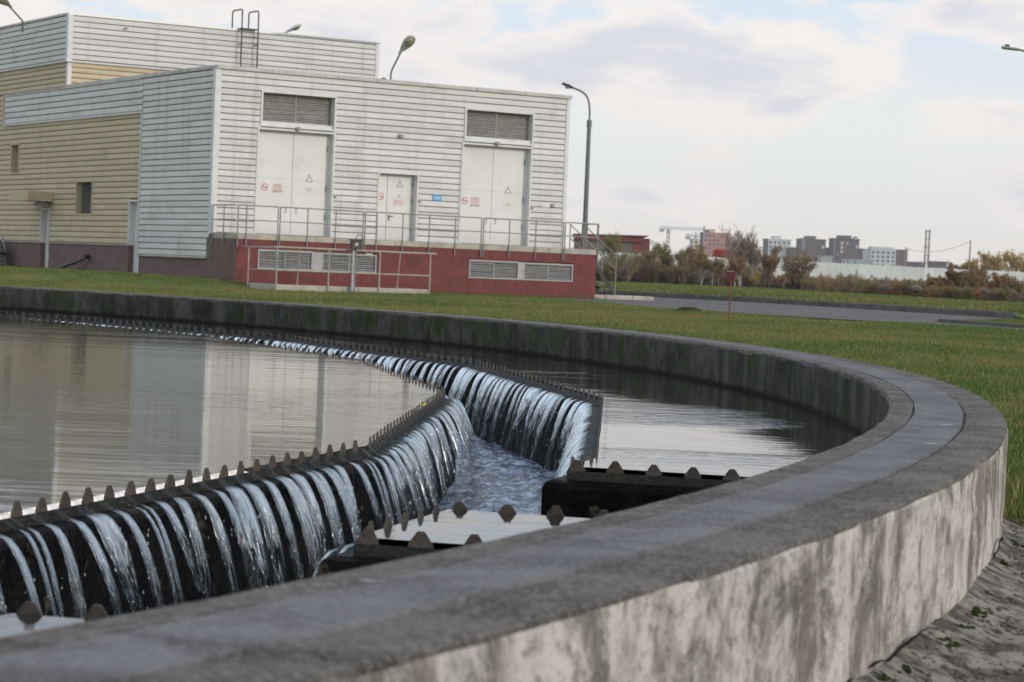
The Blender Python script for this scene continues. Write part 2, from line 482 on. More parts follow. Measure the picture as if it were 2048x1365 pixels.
def grass_mat(name):
    m, N, b, o = new_mat(name)
    oi = N.n('ShaderNodeObjectInfo')
    gi = N.n('ShaderNodeNewGeometry')
    pos = N.n('ShaderNodeMapping', i_0=gi.outputs['Position'])
    big = N.noise(pos.outputs[0], 0.16, 5, 0.62, 0.4)
    mid = N.noise(pos.outputs[0], 1.7, 4, 0.6)
    f = N.math('ADD', N.math('MULTIPLY', big, 0.65), N.math('MULTIPLY', mid, 0.35))
    cc = N.mix(N.step(f, 0.42, 0.58), (0.088, 0.145, 0.032), (0.205, 0.195, 0.062))
    dry = N.math('GREATER_THAN', gi.outputs['Random Per Island'], 0.90)
    cc = N.mix(N.math('MULTIPLY', dry, 0.7), cc, (0.38, 0.30, 0.15))
    vv = N.math('MULTIPLY_ADD', gi.outputs['Random Per Island'], 0.7, 0.65)
    hs = N.n('ShaderNodeHueSaturation', i_Color=cc, i_Value=vv)
    N.t.links.new(hs.outputs[0], b.inputs['Base Color'])
    b.inputs['Roughness'].default_value = 0.6
    b.inputs['Specular IOR Level'].default_value = 0.2
    t2 = N.n('ShaderNodeBsdfTranslucent', i_Color=hs.outputs[0])
    mx = N.n('ShaderNodeMixShader', i_0=0.3)
    N.t.links.new(b.outputs[0], mx.inputs[1])
    N.t.links.new(t2.outputs[0], mx.inputs[2])
    N.t.links.new(mx.outputs[0], o.inputs[0])
    return m


M['grass'] = grass_mat('grass_blades')
M['twig_brown'] = leaf_mat('brown_twigs', (0.20, 0.155, 0.12), (0.36, 0.285, 0.215), 0.2)
M['bark_dark'] = mat('dark_bark', (0.07, 0.056, 0.044), (0.11, 0.09, 0.07), 3, 0.9)
M['bark_birch'] = mat('birch_bark', (0.50, 0.47, 0.43), (0.36, 0.33, 0.30), 1.5, 0.8, c3=(0.08, 0.07, 0.06), s3=4, lo3=0.6, hi3=0.66)
M['leaf_green'] = leaf_mat('thin_green_leaves', (0.16, 0.165, 0.06), (0.31, 0.285, 0.10), 0.45)
M['leaf_brown'] = leaf_mat('brown_leaves', (0.22, 0.155, 0.085), (0.38, 0.26, 0.13), 0.45)
M['leaf_rust'] = leaf_mat('rust_leaves', (0.27, 0.145, 0.085), (0.42, 0.23, 0.12), 0.45)
M['leaf_yellow'] = leaf_mat('yellow_leaves', (0.38, 0.27, 0.08), (0.55, 0.40, 0.13), 0.45)
M['fence'] = mat('pale_sheet_metal', (0.78, 0.79, 0.77), (0.72, 0.73, 0.71), 0.6, 0.38, metal=0.0, objrand=0.14)
M['rock'] = mat('pale_rock', (0.15, 0.135, 0.12), (0.10, 0.09, 0.08), 4, 0.9, 0.5, 12)


# ------------------------------------------------------------------ mesh helpers
class MB:
    def __init__(self):
        self.v = []
        self.f = []
        self.uv = None

    def add(self, vs, fs):
        o = len(self.v)
        self.v += [tuple(p) for p in vs]
        self.f += [tuple(i + o for i in f) for f in fs]

    def box(self, x0, x1, y0, y1, z0, z1):
        self.add([(x0, y0, z0), (x1, y0, z0), (x1, y1, z0), (x0, y1, z0), (x0, y0, z1), (x1, y0, z1), (x1, y1, z1), (x0, y1, z1)],
                 [(0, 3, 2, 1), (4, 5, 6, 7), (0, 1, 5, 4), (1, 2, 6, 5), (2, 3, 7, 6), (3, 0, 4, 7)])
        return self

    def bbox(self, x0, x1, y0, y1, z0, z1, b=0.006):
        """box with chamfered vertical and top edges"""
        pts = [(x0 + b, y0), (x1 - b, y0), (x1, y0 + b), (x1, y1 - b), (x1 - b, y1), (x0 + b, y1), (x0, y1 - b), (x0, y0 + b)]
        ins = [(x0 + b, y0 + b), (x1 - b, y0 + b), (x1 - b, y0 + b), (x1 - b, y1 - b), (x1 - b, y1 - b), (x0 + b, y1 - b), (x0 + b, y1 - b), (x0 + b, y0 + b)]
        vs = [(x, y, z0) for x, y in pts] + [(x, y, z1 - b) for x, y in pts] + [(x * 0.999 + 0.001 * ix, y * 0.999 + 0.001 * iy, z1) if False else (ix, iy, z1) for (x, y), (ix, iy) in zip(pts, ins)]
        fs = [tuple(range(7, -1, -1)), tuple(range(16, 24))]
        for k in (0, 8):
            fs += [(k + i, k + (i + 1) % 8, k + 8 + (i + 1) % 8, k + 8 + i) for i in range(8)]
        self.add(vs, fs)
        return self

    def tube(self, pts, r, n=8, caps=True):
        pts = [Vector(p) for p in pts]
        rs = r if isinstance(r, (list, tuple)) else [r] * len(pts)
        rings = []
        ref = None
        for i, p in enumerate(pts):
            if i == 0:
                d = pts[1] - p
            elif i == len(pts) - 1:
                d = p - pts[-2]
            else:
                d = (pts[i + 1] - p).normalized() + (p - pts[i - 1]).normalized()
            d.normalize()
            if ref is None:
                ref = Vector((0, 0, 1)) if abs(d.z) < 0.9 else Vector((1, 0, 0))
            a = d.cross(ref).normalized()
            bb = a.cross(d).normalized()
            ref = bb
            rings.append([p + (a * math.cos(2 * math.pi * k / n) + bb * math.sin(2 * math.pi * k / n)) * rs[i] for k in range(n)])
        vs = [q for rg in rings for q in rg]
        fs = []
        for i in range(len(pts) - 1):
            for k in range(n):
                fs.append((i * n + k, i * n + (k + 1) % n, (i + 1) * n + (k + 1) % n, (i + 1) * n + k))
        if caps:
            fs.append(tuple(range(n - 1, -1, -1)))
            fs.append(tuple((len(pts) - 1) * n + k for k in range(n)))
        self.add(vs, fs)
        return self

    def prism(self, poly, fn, t0, t1):
        """poly of (a,b) swept from t0 to t1; fn(a,b,t) -> xyz"""
        n = len(poly)
        vs = [fn(a, b, t0) for a, b in poly] + [fn(a, b, t1) for a, b in poly]
        fs = [tuple(range(n - 1, -1, -1)), tuple(range(n, 2 * n))]
        fs += [(i, (i + 1) % n, n + (i + 1) % n, n + i) for i in range(n)]
        self.add(vs, fs)
        return self

    def blob(self, c, r, seg=10, rings=6):
        cx, cy, cz = c
        rx, ry, rz = r if isinstance(r, (tuple, list)) else (r, r, r)
        vs, fs = [], []
        for i in range(rings + 1):
            th = math.pi * i / rings
            for k in range(seg):
                ph = 2 * math.pi * k / seg
                vs.append((cx + rx * math.sin(th) * math.cos(ph), cy + ry * math.sin(th) * math.sin(ph), cz + rz * math.cos(th)))
        for i in range(rings):
            for k in range(seg):
                fs.append((i * seg + k, (i + 1) * seg + k, (i + 1) * seg + (k + 1) % seg, i * seg + (k + 1) % seg))
        self.add(vs, fs)
        return self

    def mesh(self, name, material, smooth=False):
        me = bpy.data.meshes.new(name)
        me.from_pydata(self.v, [], self.f)
        if material:
            me.materials.append(material)
        if smooth:
            me.polygons.foreach_set('use_smooth', [True] * len(me.polygons))
        me.update()
        return me

    def build(self, name, material, parent=None, smooth=False, **tags):
        return link(name, self.mesh(name, material, smooth), parent, **tags)


def link(name, data, parent=None, loc=None, label=None, category=None, group=None, kind=None):
    ob = bpy.data.objects.new(name, data)
    col.objects.link(ob)
    if parent is not None:
        ob.parent = parent
    if loc is not None:
        ob.location = loc
    for k, val in (('label', label), ('category', category), ('group', group), ('kind', kind)):
        if val:
            ob[k] = val
    return ob


def empty(name, loc=(0, 0, 0), rz=0.0, **tags):
    ob = link(name, None, None, loc, **tags)
    ob.rotation_euler = (0, 0, rz)
    ob.empty_display_size = 0.3
    return ob


def fixn(ob):
    """recalculate outward normals"""
    import bmesh
    bm = bmesh.new()
    bm.from_mesh(ob.data)
    bmesh.ops.recalc_face_normals(bm, faces=bm.faces)
    bm.to_mesh(ob.data)
    bm.free()
    return ob


def vnoise(x, y, seed, oct_=4):
    """cheap smooth 2-D noise as a sum of sines, about -1..1"""
    g = np.random.default_rng(seed)
    x = np.asarray(x, float)
    y = np.asarray(y, float)
    out = np.zeros(np.broadcast(x, y).shape)
    amp, fq, tot = 1.0, 1.0, 0
    for _ in range(oct_):
        for _k in range(3):
            th = g.uniform(0, 2 * math.pi)
            out = out + amp / 3 * np.sin(fq * (x * math.cos(th) + y * math.sin(th)) * 2 * math.pi * g.uniform(0.7, 1.3) + g.uniform(0, 6.28))
        tot += amp * 0.6
        amp *= 0.55
        fq *= 2.1
    return out / tot


# ------------------------------------------------------------------ key places (metres; camera above the origin)
TC = (-18.294, 11.981)          # centre of the round tank
RI, RO = 20.0, 20.42            # inner and outer radius of its wall
Z_TOP, Z_W, Z_TR = 0.428, 0.16, -0.36
B0 = (-9.339, 70.785)           # front left corner of the low building
YAW = R(31.354)
U = Vector((math.cos(YAW), math.sin(YAW), 0))
V = Vector((-math.sin(YAW), math.cos(YAW), 0))


def bw(u, v, z=0.0):
    return Vector((B0[0], B0[1], 0)) + U * u + V * v + Vector((0, 0, z))


ROAD_NEAR = [(1.6, 69.5), (3.7, 61.0), (4.8, 58.2), (6.2, 56.2), (7.7, 54.0), (9.9, 52.6)]
ROAD_FAR = [(-3, 97), (4.6, 90.5), (7.2, 88.6), (9.2, 85.8), (11.3, 79.8), (12.8, 75.4), (14.0, 71.4), (14.9, 68.6)]
ISLAND = [(14.9, 68.6), (12.6, 62.5), (10.6, 57.0), (10.35, 55.9), (10.7, 54.9), (11.7, 51.6), (14.2, 46.0)]
SIDE_NEAR = [(9.9, 52.6), (11.0, 49.4), (13.4, 44.2)]


def h_ground(x, y):
    """lawn height: level round the tank, a gentle rise towards the left end of the building"""
    x = np.asarray(x, float)
    y = np.asarray(y, float)
    du = (x - B0[0]) * U.x + (y - B0[1]) * U.y
    dv = (x - B0[0]) * V.x + (y - B0[1]) * V.y
    s = lambda t: np.clip(t, 0, 1) ** 2 * (3 - 2 * np.clip(t, 0, 1))
    rise = 0.26 * s((dv + 3.2) / 2.2) * s((5.0 - du) / 6.0)
    rr = np.hypot(x - TC[0], y - TC[1])
    und = 0.03 * vnoise(x * 0.08, y * 0.08, 3, 2) * s((rr - 22) / 6) * s((75 - y) / 10)
    return rise + und


# ------------------------------------------------------------------ ground sheet
mb = MB()
radii = list(np.concatenate([[20.40, 20.7, 21.2, 22, 23, 24.5], np.arange(26, 90, 2.0), [95, 105, 120, 140, 170, 210, 270, 360, 500, 800, 1400, 2600, 5000, 9000]]))
na = 240
for r_ in radii:
    for k in range(na):
        a_ = 2 * math.pi * k / na
        x_, y_ = TC[0] + r_ * math.cos(a_), TC[1] + r_ * math.sin(a_)
        mb.v.append((x_, y_, 0.0))
xs = np.array([p[0] for p in mb.v]); ys = np.array([p[1] for p in mb.v])
hz = h_ground(xs, ys)
far = np.hypot(xs - TC[0], ys - TC[1])
hz = np.where(far > 100, 0, hz)
mb.v = [(x_, y_, float(z_)) for x_, y_, z_ in zip(xs, ys, hz)]
for i in range(len(radii) - 1):
    for k in range(na):
        mb.f.append((i * na + k, (i + 1) * na + k, (i + 1) * na + (k + 1) % na, i * na + (k + 1) % na))
mb.build('ground', M['ground'], smooth=True, kind='structure')

# ------------------------------------------------------------------ round tank wall
tank = empty('tank_wall', (TC[0], TC[1], 0), label='curved concrete wall of the round settling tank with a walkable top', category='wall')


def ring(name, prof, material, a0=0.0, a1=360.0, step=0.5, parent=tank, jitter=0.0, seed=1, smooth=True, closed=False):
    """sweep a profile [(r,z)...] round the tank centre; jitter roughens it"""
    n = int(round((a1 - a0) / step))
    full = abs(a1 - a0 - 360) < 1e-6
    mbr = MB()
    k = len(prof)
    cols = n if full else n + 1
    an = np.radians(a0 + step * np.arange(cols))
    for j, (r_, z_) in enumerate(prof):
        dr = jitter * vnoise(an * 20 * 1.1, np.full(cols, j * 0.37), seed, 5) if jitter else np.zeros(cols)
        dz = 0.5 * jitter * vnoise(an * 20 * 1.3, np.full(cols, j * 0.53 + 5), seed + 1, 5) if jitter else np.zeros(cols)
        for i in range(cols):
            rr = r_ + dr[i]
            mbr.v.append((rr * math.cos(an[i]), rr * math.sin(an[i]), z_ + dz[i]))
    kk = k if closed else k - 1
    for j in range(kk):
        j2 = (j + 1) % k
        for i in range(n):
            i2 = (i + 1) % cols
            mbr.f.append((j * cols + i, j * cols + i2, j2 * cols + i2, j2 * cols + i))
    ob = mbr.build(name, material, parent)
    fixn(ob)
    if smooth:
        for p in ob.data.polygons:
            p.use_smooth = True
        try:
            ob.data.set_sharp_from_angle(angle=R(35))
        except Exception:
            pass
    return ob


zs = np.linspace(-0.25, Z_TOP - 0.022, 14)
ring('outer_face', [(RO, float(z_)) for z_ in zs] + [(RO - 0.004, Z_TOP - 0.014), (RO - 0.03, Z_TOP - 0.014)], M['plaster'], step=0.2, jitter=0.005, seed=11)
ring('inner_face', [(RI + 0.03, Z_TOP - 0.012), (RI + 0.006, Z_TOP - 0.014), (RI, Z_TOP - 0.03), (RI, 0.2), (RI, -1.0)], M['inner_concrete'], step=0.25, jitter=0.004, seed=21)
ring('joint_bed', [(RI + 0.02, Z_TOP - 0.008), (RO - 0.02, Z_TOP - 0.008)], M['joint'], step=0.5)
ring('inner_strip', [(RI + 0.003, Z_TOP - 0.03), (RI + 0.003, Z_TOP - 0.010), (RI + 0.012, Z_TOP), (RI + 0.090, Z_TOP), (RI + 0.0935, Z_TOP - 0.012)], M['top_edge'], step=0.25, jitter=0.004, seed=31)
ring('wheel_track', [(RI + 0.094, Z_TOP - 0.02), (RI + 0.097, Z_TOP + 0.001), (RI + 0.27, Z_TOP + 0.001), (RI + 0.273, Z_TOP - 0.02)], M['track'], step=0.25, jitter=0.003, seed=41)
ring('outer_strip', [(RI + 0.2745, Z_TOP - 0.014), (RI + 0.279, Z_TOP - 0.003), (RO - 0.014, Z_TOP - 0.003), (RO - 0.004, Z_TOP - 0.008), (RO - 0.0015, Z_TOP - 0.016), (RO - 0.010, Z_TOP - 0.03)], M['top_edge'], step=0.25, jitter=0.003, seed=51)

for k, deg in enumerate((-47.5, -43.2, -38.6, -34.9, -31.2, -27.4, -23.8, -19.6, -16.1, -12.0, -8.5, -4.1, 0.6, 5.2, 10.4, 16.0)):
    q = MB()
    skew = rnd.uniform(-0.004, 0.004)
    vs = []
    nn_ = 14
    r0_, r1_ = (RI + 0.02, RO - 0.02) if k % 3 else (RI + 0.10, RI + 0.265)
    for j in range(nn_):
        f_ = j / (nn_ - 1)
        a_ = R(deg) + skew * f_ + 0.00035 * rnd.gauss(0, 1)
        w_ = 0.00006 + 0.00007 * rnd.random()
        r_ = r0_ + (r1_ - r0_) * f_
        vs += [(r_ * math.cos(a_ - w_), r_ * math.sin(a_ - w_), Z_TOP + 0.0045), (r_ * math.cos(a_ + w_), r_ * math.sin(a_ + w_), Z_TOP + 0.0045)]
    q.add(vs, [(2 * j, 2 * j + 1, 2 * j + 3, 2 * j + 2) for j in range(nn_ - 1)])
    q.build('cross_joint', M['crack'], tank)

# sloped, cracked concrete apron poured against the foot of the wall
mbA = MB()
A0, A1, na_ = -72.0, -10.0, 900
prof = [(20.40, 0.115), (20.46, 0.085), (20.55, 0.055), (20.70, 0.04), (20.95, 0.03), (21.25, 0.02), (21.5, -0.06)]
an = np.radians(np.linspace(A0, A1, na_))
rads = np.concatenate([np.linspace(20.40, 20.75, 22), np.linspace(20.78, 21.5, 20)])
taper = np.clip((A1 - np.degrees(an)) / 2.5, 0, 1) ** 0.6
for j, r_ in enumerate(rads):
    z_ = float(np.interp(r_, [p[0] for p in prof], [p[1] for p in prof]))
    rr = 20.40 + (r_ - 20.40) * (0.15 + 0.85 * taper)
    xx_, yy_ = rr * np.cos(an), rr * np.sin(an)
    zz = z_ * (0.4 + 0.6 * taper) + (0.005 * vnoise(xx_ * 1.1, yy_ * 1.1, 62, 3) + 0.0035 * vnoise(xx_ * 16, yy_ * 16, 63, 4)) * (1 if j else 0)
    mbA.v += [(float(q), float(t), float(w)) for q, t, w in zip(xx_, yy_, zz)]
for j in range(len(rads) - 1):
    for i in range(na_ - 1):
        mbA.f.append((j * na_ + i, (j + 1) * na_ + i, (j + 1) * na_ + i + 1, j * na_ + i + 1))
apron = mbA.build('concrete_apron', M['apron'], None, smooth=True, kind='structure')
apron.location = (TC[0], TC[1], 0)
mbD, mbM = MB(), MB()
for k in range(3200):
    t = R(rnd.uniform(-34, -11))
    r_ = 20.45 + abs(rnd.gauss(0, 0.35))
    if r_ > 21.35:
        continue
    z_ = float(np.interp(r_, [p[0] for p in prof], [p[1] for p in prof]))
    s_p = rnd.choice([rnd.uniform(0.0015, 0.004), rnd.uniform(0.0015, 0.004), rnd.uniform(0.003, 0.009)])
    mbD.blob((r_ * math.cos(t), r_ * math.sin(t), z_ + s_p * 0.3), (s_p, s_p * rnd.uniform(0.6, 1.2), s_p * 0.6), 6, 4)
for k in range(26):
    t = R(rnd.uniform(-36, -11))
    c_m = (20.44 + abs(rnd.gauss(0, 0.03)))
    for _ in range(rnd.randint(4, 12)):
        tt_, rr_m = t + rnd.gauss(0, 0.0012), c_m + abs(rnd.gauss(0, 0.012))
        z_ = float(np.interp(rr_m, [p[0] for p in prof], [p[1] for p in prof]))
        s_p = rnd.uniform(0.004, 0.010)
        mbM.blob((rr_m * math.cos(tt_), rr_m * math.sin(tt_), z_), (s_p, s_p, s_p * 0.7), 6, 4)
for q_, nm_, mt_ in ((mbD, 'apron_grit', 'rock'), (mbM, 'apron_moss', 'moss')):
    o_ = q_.build(nm_, M[mt_], None, smooth=True, kind='stuff')
    o_.location = (TC[0], TC[1], 0)
# crack along the foot of the wall: a ragged dark ribbon with gaps
mbC = MB()
pts = []
for i in range(520):
    t = R(-70 + 56 * i / 519)
    pts.append((t, 20.425 + 0.014 * float(vnoise(t * 20 * 1.2, 0.3, 71, 5)), 0.11 + 0.03 * float(vnoise(t * 20 * 0.7, 1.3, 72, 5)) - 0.06 * max(0, (math.degrees(t) + 14) / 3)))
for i in range(len(pts) - 1):
    if float(vnoise(pts[i][0] * 9, 0.2, 74, 3)) < -0.15:
        continue
    w_ = 0.0008 + 0.0045 * abs(float(vnoise(pts[i][0] * 40, 0.9, 73, 3)))
    q = []
    for (t, r_, z_) in (pts[i], pts[i + 1]):
        q.append((math.cos(t) * r_, math.sin(t) * r_, z_ + w_))
        q.append((math.cos(t) * (r_ + 0.004), math.sin(t) * (r_ + 0.004), z_ - w_))
    mbC.add(q, [(0, 1, 3, 2)])
crk = mbC.build('foot_crack', M['crack'], tank)

# ------------------------------------------------------------------ weirs and water of the tank
STEP = 360 / 27
A_C = -9.2                      # angle of one corner of both weir polygons
RIN, ROUT = 17.965, 18.885      # corner radii of inner and outer weir
CH = [(R(-13.2), 0.0, 0.87), (R(-13.2), -2.49, 0.80)]   # two parallel outlet channels: direction, offset of the axis, half width
WT = 0.08                       # thickness of the weir walls


def pol(r_, a_):
    return Vector((r_ * math.cos(a_), r_ * math.sin(a_), 0))


def r_poly(a_deg, rc):
    t = (a_deg - A_C) % STEP
    return rc * math.cos(R(STEP / 2)) / math.cos(R(t - STEP / 2))


def corners(a0, a1, rc):
    """polygon corners strictly between two angles (degrees, ascending)"""
    k = math.ceil((a0 - A_C) / STEP + 1e-6)
    out = []
    while A_C + k * STEP < a1 - 1e-6:
        out.append(pol(rc, R(A_C + k * STEP)))
        k += 1
    return out


def cut(ch, side, rc=ROUT):
    """point where a channel wall leaves the outer weir, and where it reaches the tank wall"""
    a_, c0, hw = ch
    hw = c0 + hw * side
    side = 1
    d, n = pol(1, a_), pol(1, a_ + math.pi / 2)
    lo, hi = 17.0, 20.0
    for _ in range(60):
        md = (lo + hi) / 2
        p = d * md + n * hw * side
        ang = math.degrees(math.atan2(p.y, p.x))
        if p.length < r_poly(ang, rc):
            lo = md
        else:
            hi = md
    p = d * lo + n * hw * side
    e = d * math.sqrt((RI - 0.002) ** 2 - hw * hw) + n * hw * side
    return p, e, math.degrees(math.atan2(p.y, p.x)), math.degrees(math.atan2(e.y, e.x))


cA1, cA0, cB1, cB0 = cut(CH[0], 1), cut(CH[0], -1, ROUT + 0.085), cut(CH[1], 1, ROUT + 0.085), cut(CH[1], -1)
# outer weir polylines, trough always on the left hand side of travel
runs_out = [
    [cA1[1], cA1[0]] + corners(cA1[2], cB0[2] + 360, ROUT) + [cB0[0], cB0[1]],
    [cB1[1], cB1[0], cA0[0], cA0[1]],
]
run_in = corners(A_C - 1, A_C + 359, RIN)


def offset_line(pts, d, closed=False):
    n = len(pts)
    out = []
    for i, p in enumerate(pts):
        ds = []
        if i > 0 or closed:
            ds.append((p - pts[i - 1]).normalized())
        if i < n - 1 or closed:
            ds.append((pts[(i + 1) % n] - p).normalized())
        ns = [Vector((-q.y, q.x, 0)) for q in ds]
        if len(ns) == 2:
            b_ = (ns[0] + ns[1]).normalized()
            out.append(p + b_ * (d / max(0.3, b_.dot(ns[0]))))
        else:
            out.append(p + ns[0] * d)
    return out


def offset_var(pts, ds):
    """offset an open polyline by its own distance for each segment"""
    out = []
    n = len(pts)
    for i, p in enumerate(pts):
        segs = [k for k in (i - 1, i) if 0 <= k < n - 1]
        ls = []
        for k in segs:
            q = (pts[k + 1] - pts[k]).normalized()
            nn_ = Vector((-q.y, q.x, 0))
            ls.append((p + nn_ * ds[k], q, nn_))
        if len(ls) == 1:
            out.append(ls[0][0])
        else:
            (p1, q1, n1_), (p2, q2, n2_) = ls
            den = q1.cross(q2).z
            if abs(den) < 1e-4:
                out.append(p1)
            else:
                t = (p2 - p1).cross(q2).z / den
                out.append(p1 + q1 * t)
    return out


def wall_mesh(pts, t0, t1, ztop, zbot, closed, mbx):
    n = len(pts)
    rnd_t = 0.03
    if closed:
        off = lambda k: offset_line(pts, t1 + k * (0.03 if t1 < 0 else -0.03), True)
        a_ = offset_line(pts, t0, True)
    else:
        # radial channel walls carry a narrow ledge, the weir proper a broad one
        wd = []
        for i in range(n - 1):
            d = (pts[i + 1] - pts[i]).normalized()
            m_ = ((pts[i + 1] + pts[i]) / 2).normalized()
            wd.append(0.055 if abs(d.dot(m_)) > 0.7 else t1)
        off = lambda k: offset_var(pts, [w - k * 0.03 for w in wd])
        a_ = offset_var(pts, [t0] * (n - 1))
    b_ = off(0)
    rows = [(a_, zbot), (a_, ztop), (off(1), ztop), (off(0.3), ztop - rnd_t * 0.35), (b_, ztop - rnd_t), (b_, zbot)]
    vs, fs = [], []
    for line, z_ in rows:
        vs += [(p.x, p.y, z_) for p in line]
    m_ = n if closed else n - 1
    for j in range(len(rows) - 1):
        for i in range(m_):
            fs.append((j * n + i, j * n + (i + 1) % n, (j + 1) * n + (i + 1) % n, (j + 1) * n + i))
    mbx.add(vs, fs)


Z_LEDGE = Z_W - 0.05
weir_in = empty('inner_weir', (TC[0], TC[1], 0), label='toothed weir wall ringing the calm central pool', category='weir')
weir_out = empty('outer_weir', (TC[0], TC[1], 0), label='toothed weir wall between the narrow outer water ring and the foaming trough', category='weir')
strip_weir = empty('outer_weir', (TC[0], TC[1], 0), label='short toothed weir wall round the small water patch between two outlet channels', category='weir')
# tooth: one shared mesh, local x along the plate, y through it
TH, TB, TT = 0.045, 0.066, 0.026
mbT = MB()
prof = [(-TB / 2, 0), (TB / 2, 0), (TB / 2 * 0.94, 0.012), (TT / 2, TH - 0.006), (TT / 2 - 0.005, TH), (-TT / 2 + 0.005, TH), (-TT / 2, TH - 0.006), (-TB / 2 * 0.94, 0.012)]
mbT.prism(prof, lambda a, b, t: (a, t, b), -0.003, 0.003)
tooth_me = mbT.mesh('tooth', M['tooth'])
PITCH_T = 0.145
jet_specs = []


def vis(p):
    a_ = math.degrees(math.atan2(p.y, p.x))
    return -31 < a_ < 56


def plate_run(parent, pts, side, closed, min_len=0.12):
    """plates with teeth along a polyline; side=+1 trough left of travel, -1 right"""
    n = len(pts)
    for i in range(n if closed else n - 1):
        p, q = pts[i], pts[(i + 1) % n]
        L = (q - p).length
        if L < min_len:
            continue
        d = (q - p) / L
        nrm = Vector((-d.y, d.x, 0)) * side
        ang = math.atan2(d.y, d.x)
        mp = MB()
        mp.box(0.002, L - 0.002, -0.0028, 0.0028, -0.11, -0.017)
        ob = mp.build('weir_plate', M['plate'], parent)
        ob.location = (p.x, p.y, Z_W)
        ob.rotation_euler = (0, 0, ang)
        cnt = max(1, int(L / PITCH_T))
        off = (L - (cnt - 1) * PITCH_T) / 2
        if not closed and n > 2 and i in (0, n - 2):
            # channel wall: the first tooth stands close to the weir corner
            off = 0.035 if i else L - 0.035 - (cnt - 1) * PITCH_T
        for k in range(cnt):
            s_pos = off + k * PITCH_T
            w = p + d * s_pos
            if vis(w):
                t = link('tooth', tooth_me, ob, (s_pos, 0, -0.017))
                t.rotation_euler = (R(rnd.uniform(-3, 3)), R(rnd.uniform(-2.5, 2.5)), R(rnd.uniform(-3, 3)))
                t.scale = (rnd.uniform(0.93, 1.06), 1, rnd.uniform(0.9, 1.06))
            sgs = [0.5] if k < cnt - 1 else []
            if k == 0 and off > 0.06:
                sgs.append(-min(0.5, (off - 0.02) / PITCH_T))
            if k == cnt - 1 and L - s_pos > 0.06:
                sgs.append(min(0.5, (L - s_pos - 0.02) / PITCH_T))
            for sg in sgs:
                wn = p + d * (s_pos + PITCH_T * sg)
                if vis(wn) and L > 0.5 and not (parent is not weir_in and abs(d.dot(pol(1, math.atan2(wn.y, wn.x)))) > 0.7):
                    jet_specs.append((wn, nrm, d, parent))


mbw = MB()
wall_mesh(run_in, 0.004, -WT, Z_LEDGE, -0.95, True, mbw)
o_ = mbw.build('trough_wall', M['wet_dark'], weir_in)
fixn(o_)
plate_run(weir_in, run_in, -1, True)
for run, par in ((runs_out[0], weir_out), (runs_out[1], strip_weir)):
    # trough lies on the left of travel for the first run reversed; decide by sign
    sd = 1 if par is weir_out else 1
    mbw = MB()
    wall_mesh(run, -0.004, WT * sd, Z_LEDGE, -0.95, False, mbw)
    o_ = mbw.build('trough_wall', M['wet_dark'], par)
    fixn(o_)
    plate_run(par, run, sd, False)

lf = MB()
lf.add([(0, 0, 0), (0.02, 0.012, 0.004), (0.045, 0.0, 0.010), (0.02, -0.014, 0.003), (0.03, 0.02, 0.012), (0.03, -0.022, 0.0)], [(0, 1, 2, 3), (1, 4, 2), (3, 2, 5)])
lfo = lf.build('fallen_leaf', mat('yellow_leaf', (0.55, 0.40, 0.04), None, rough=0.6), None, label='small yellow leaf caught on the toothed edge of the central pool', category='leaf')
pl_ = pol(r_poly(-1.2, RIN), R(-1.2))
lfo.location = (TC[0] + pl_.x - 0.01, TC[1] + pl_.y, Z_W + 0.018)
# calm water
mp = MB()
mp.v = [(0, 0, 0)] + [(p.x, p.y, 0) for p in offset_line(run_in, 0.0, True)]
mp.f = [(0, i + 1, (i + 1) % 27 + 1) for i in range(27)]
pw = mp.build('pool_water', M['pool'], None, kind='structure')
pw.location = (TC[0], TC[1], Z_W)
mp = MB()
samples = [cA1[2]] + [a_ for a_ in np.arange(math.ceil(cA1[2]), cB0[2] + 360, 1.0)] + [A_C + STEP * k for k in range(0, 27) if cA1[2] < A_C + STEP * k < cB0[2] + 360] + [cB0[2] + 360]
samples = sorted(set(round(float(s), 4) for s in samples))
for i, a_ in enumerate(samples):
    p = pol(r_poly(a_, ROUT), R(a_))
    ao = a_ if 0 < i < len(samples) - 1 else (cA1[3] if i == 0 else cB0[3] + 360)
    q = pol(RI + 0.004, R(ao))
    mp.v += [(p.x, p.y, 0), (q.x, q.y, 0)]
mp.f = [(2 * i, 2 * i + 1, 2 * i + 3, 2 * i + 2) for i in range(len(samples) - 1)]
ow = mp.build('annulus_water', M['annulus'], None, kind='structure')
ow.location = (TC[0], TC[1], Z_W)
mp = MB()
quad = [cB1[0], cB1[1], cA0[1], cA0[0]]
mp.add([(p.x, p.y, 0) for p in quad], [(0, 1, 2, 3)])
pwp = mp.build('patch_water', M['annulus'], None, kind='structure')
pwp.location = (TC[0], TC[1], Z_W)

# churning water in the trough and the outlet channels
mp = MB()
aa = np.radians(np.arange(-34, 62, 0.09))
rr = np.concatenate([np.arange(17.85, 19.0, 0.035), np.arange(19.04, 20.0, 0.08)])
AA, RR = np.meshgrid(aa, rr, indexing='ij')
X, Y = RR * np.cos(AA), RR * np.sin(AA)
Zc = 0.020 * vnoise(X * 3.2, Y * 3.2, 81, 5) + 0.010 * vnoise(X * 11, Y * 11, 82, 3)
edge = np.exp(-((RR - 18.22) / 0.09) ** 2) + np.exp(-((RR - 18.55) / 0.09) ** 2)
Zc = Zc + 0.022 * edge * np.abs(vnoise(X * 8, Y * 8, 83, 3))
mp.v = [(float(x), float(y), float(z)) for x, y, z in zip(X.ravel(), Y.ravel(), Zc.ravel())]
nr = len(rr)
mp.f = [(i * nr + j, i * nr + j + 1, (i + 1) * nr + j + 1, (i + 1) * nr + j) for i in range(len(aa) - 1) for j in range(nr - 1)]
tw = mp.build('trough_water', M['churn'], None, smooth=True, kind='structure')
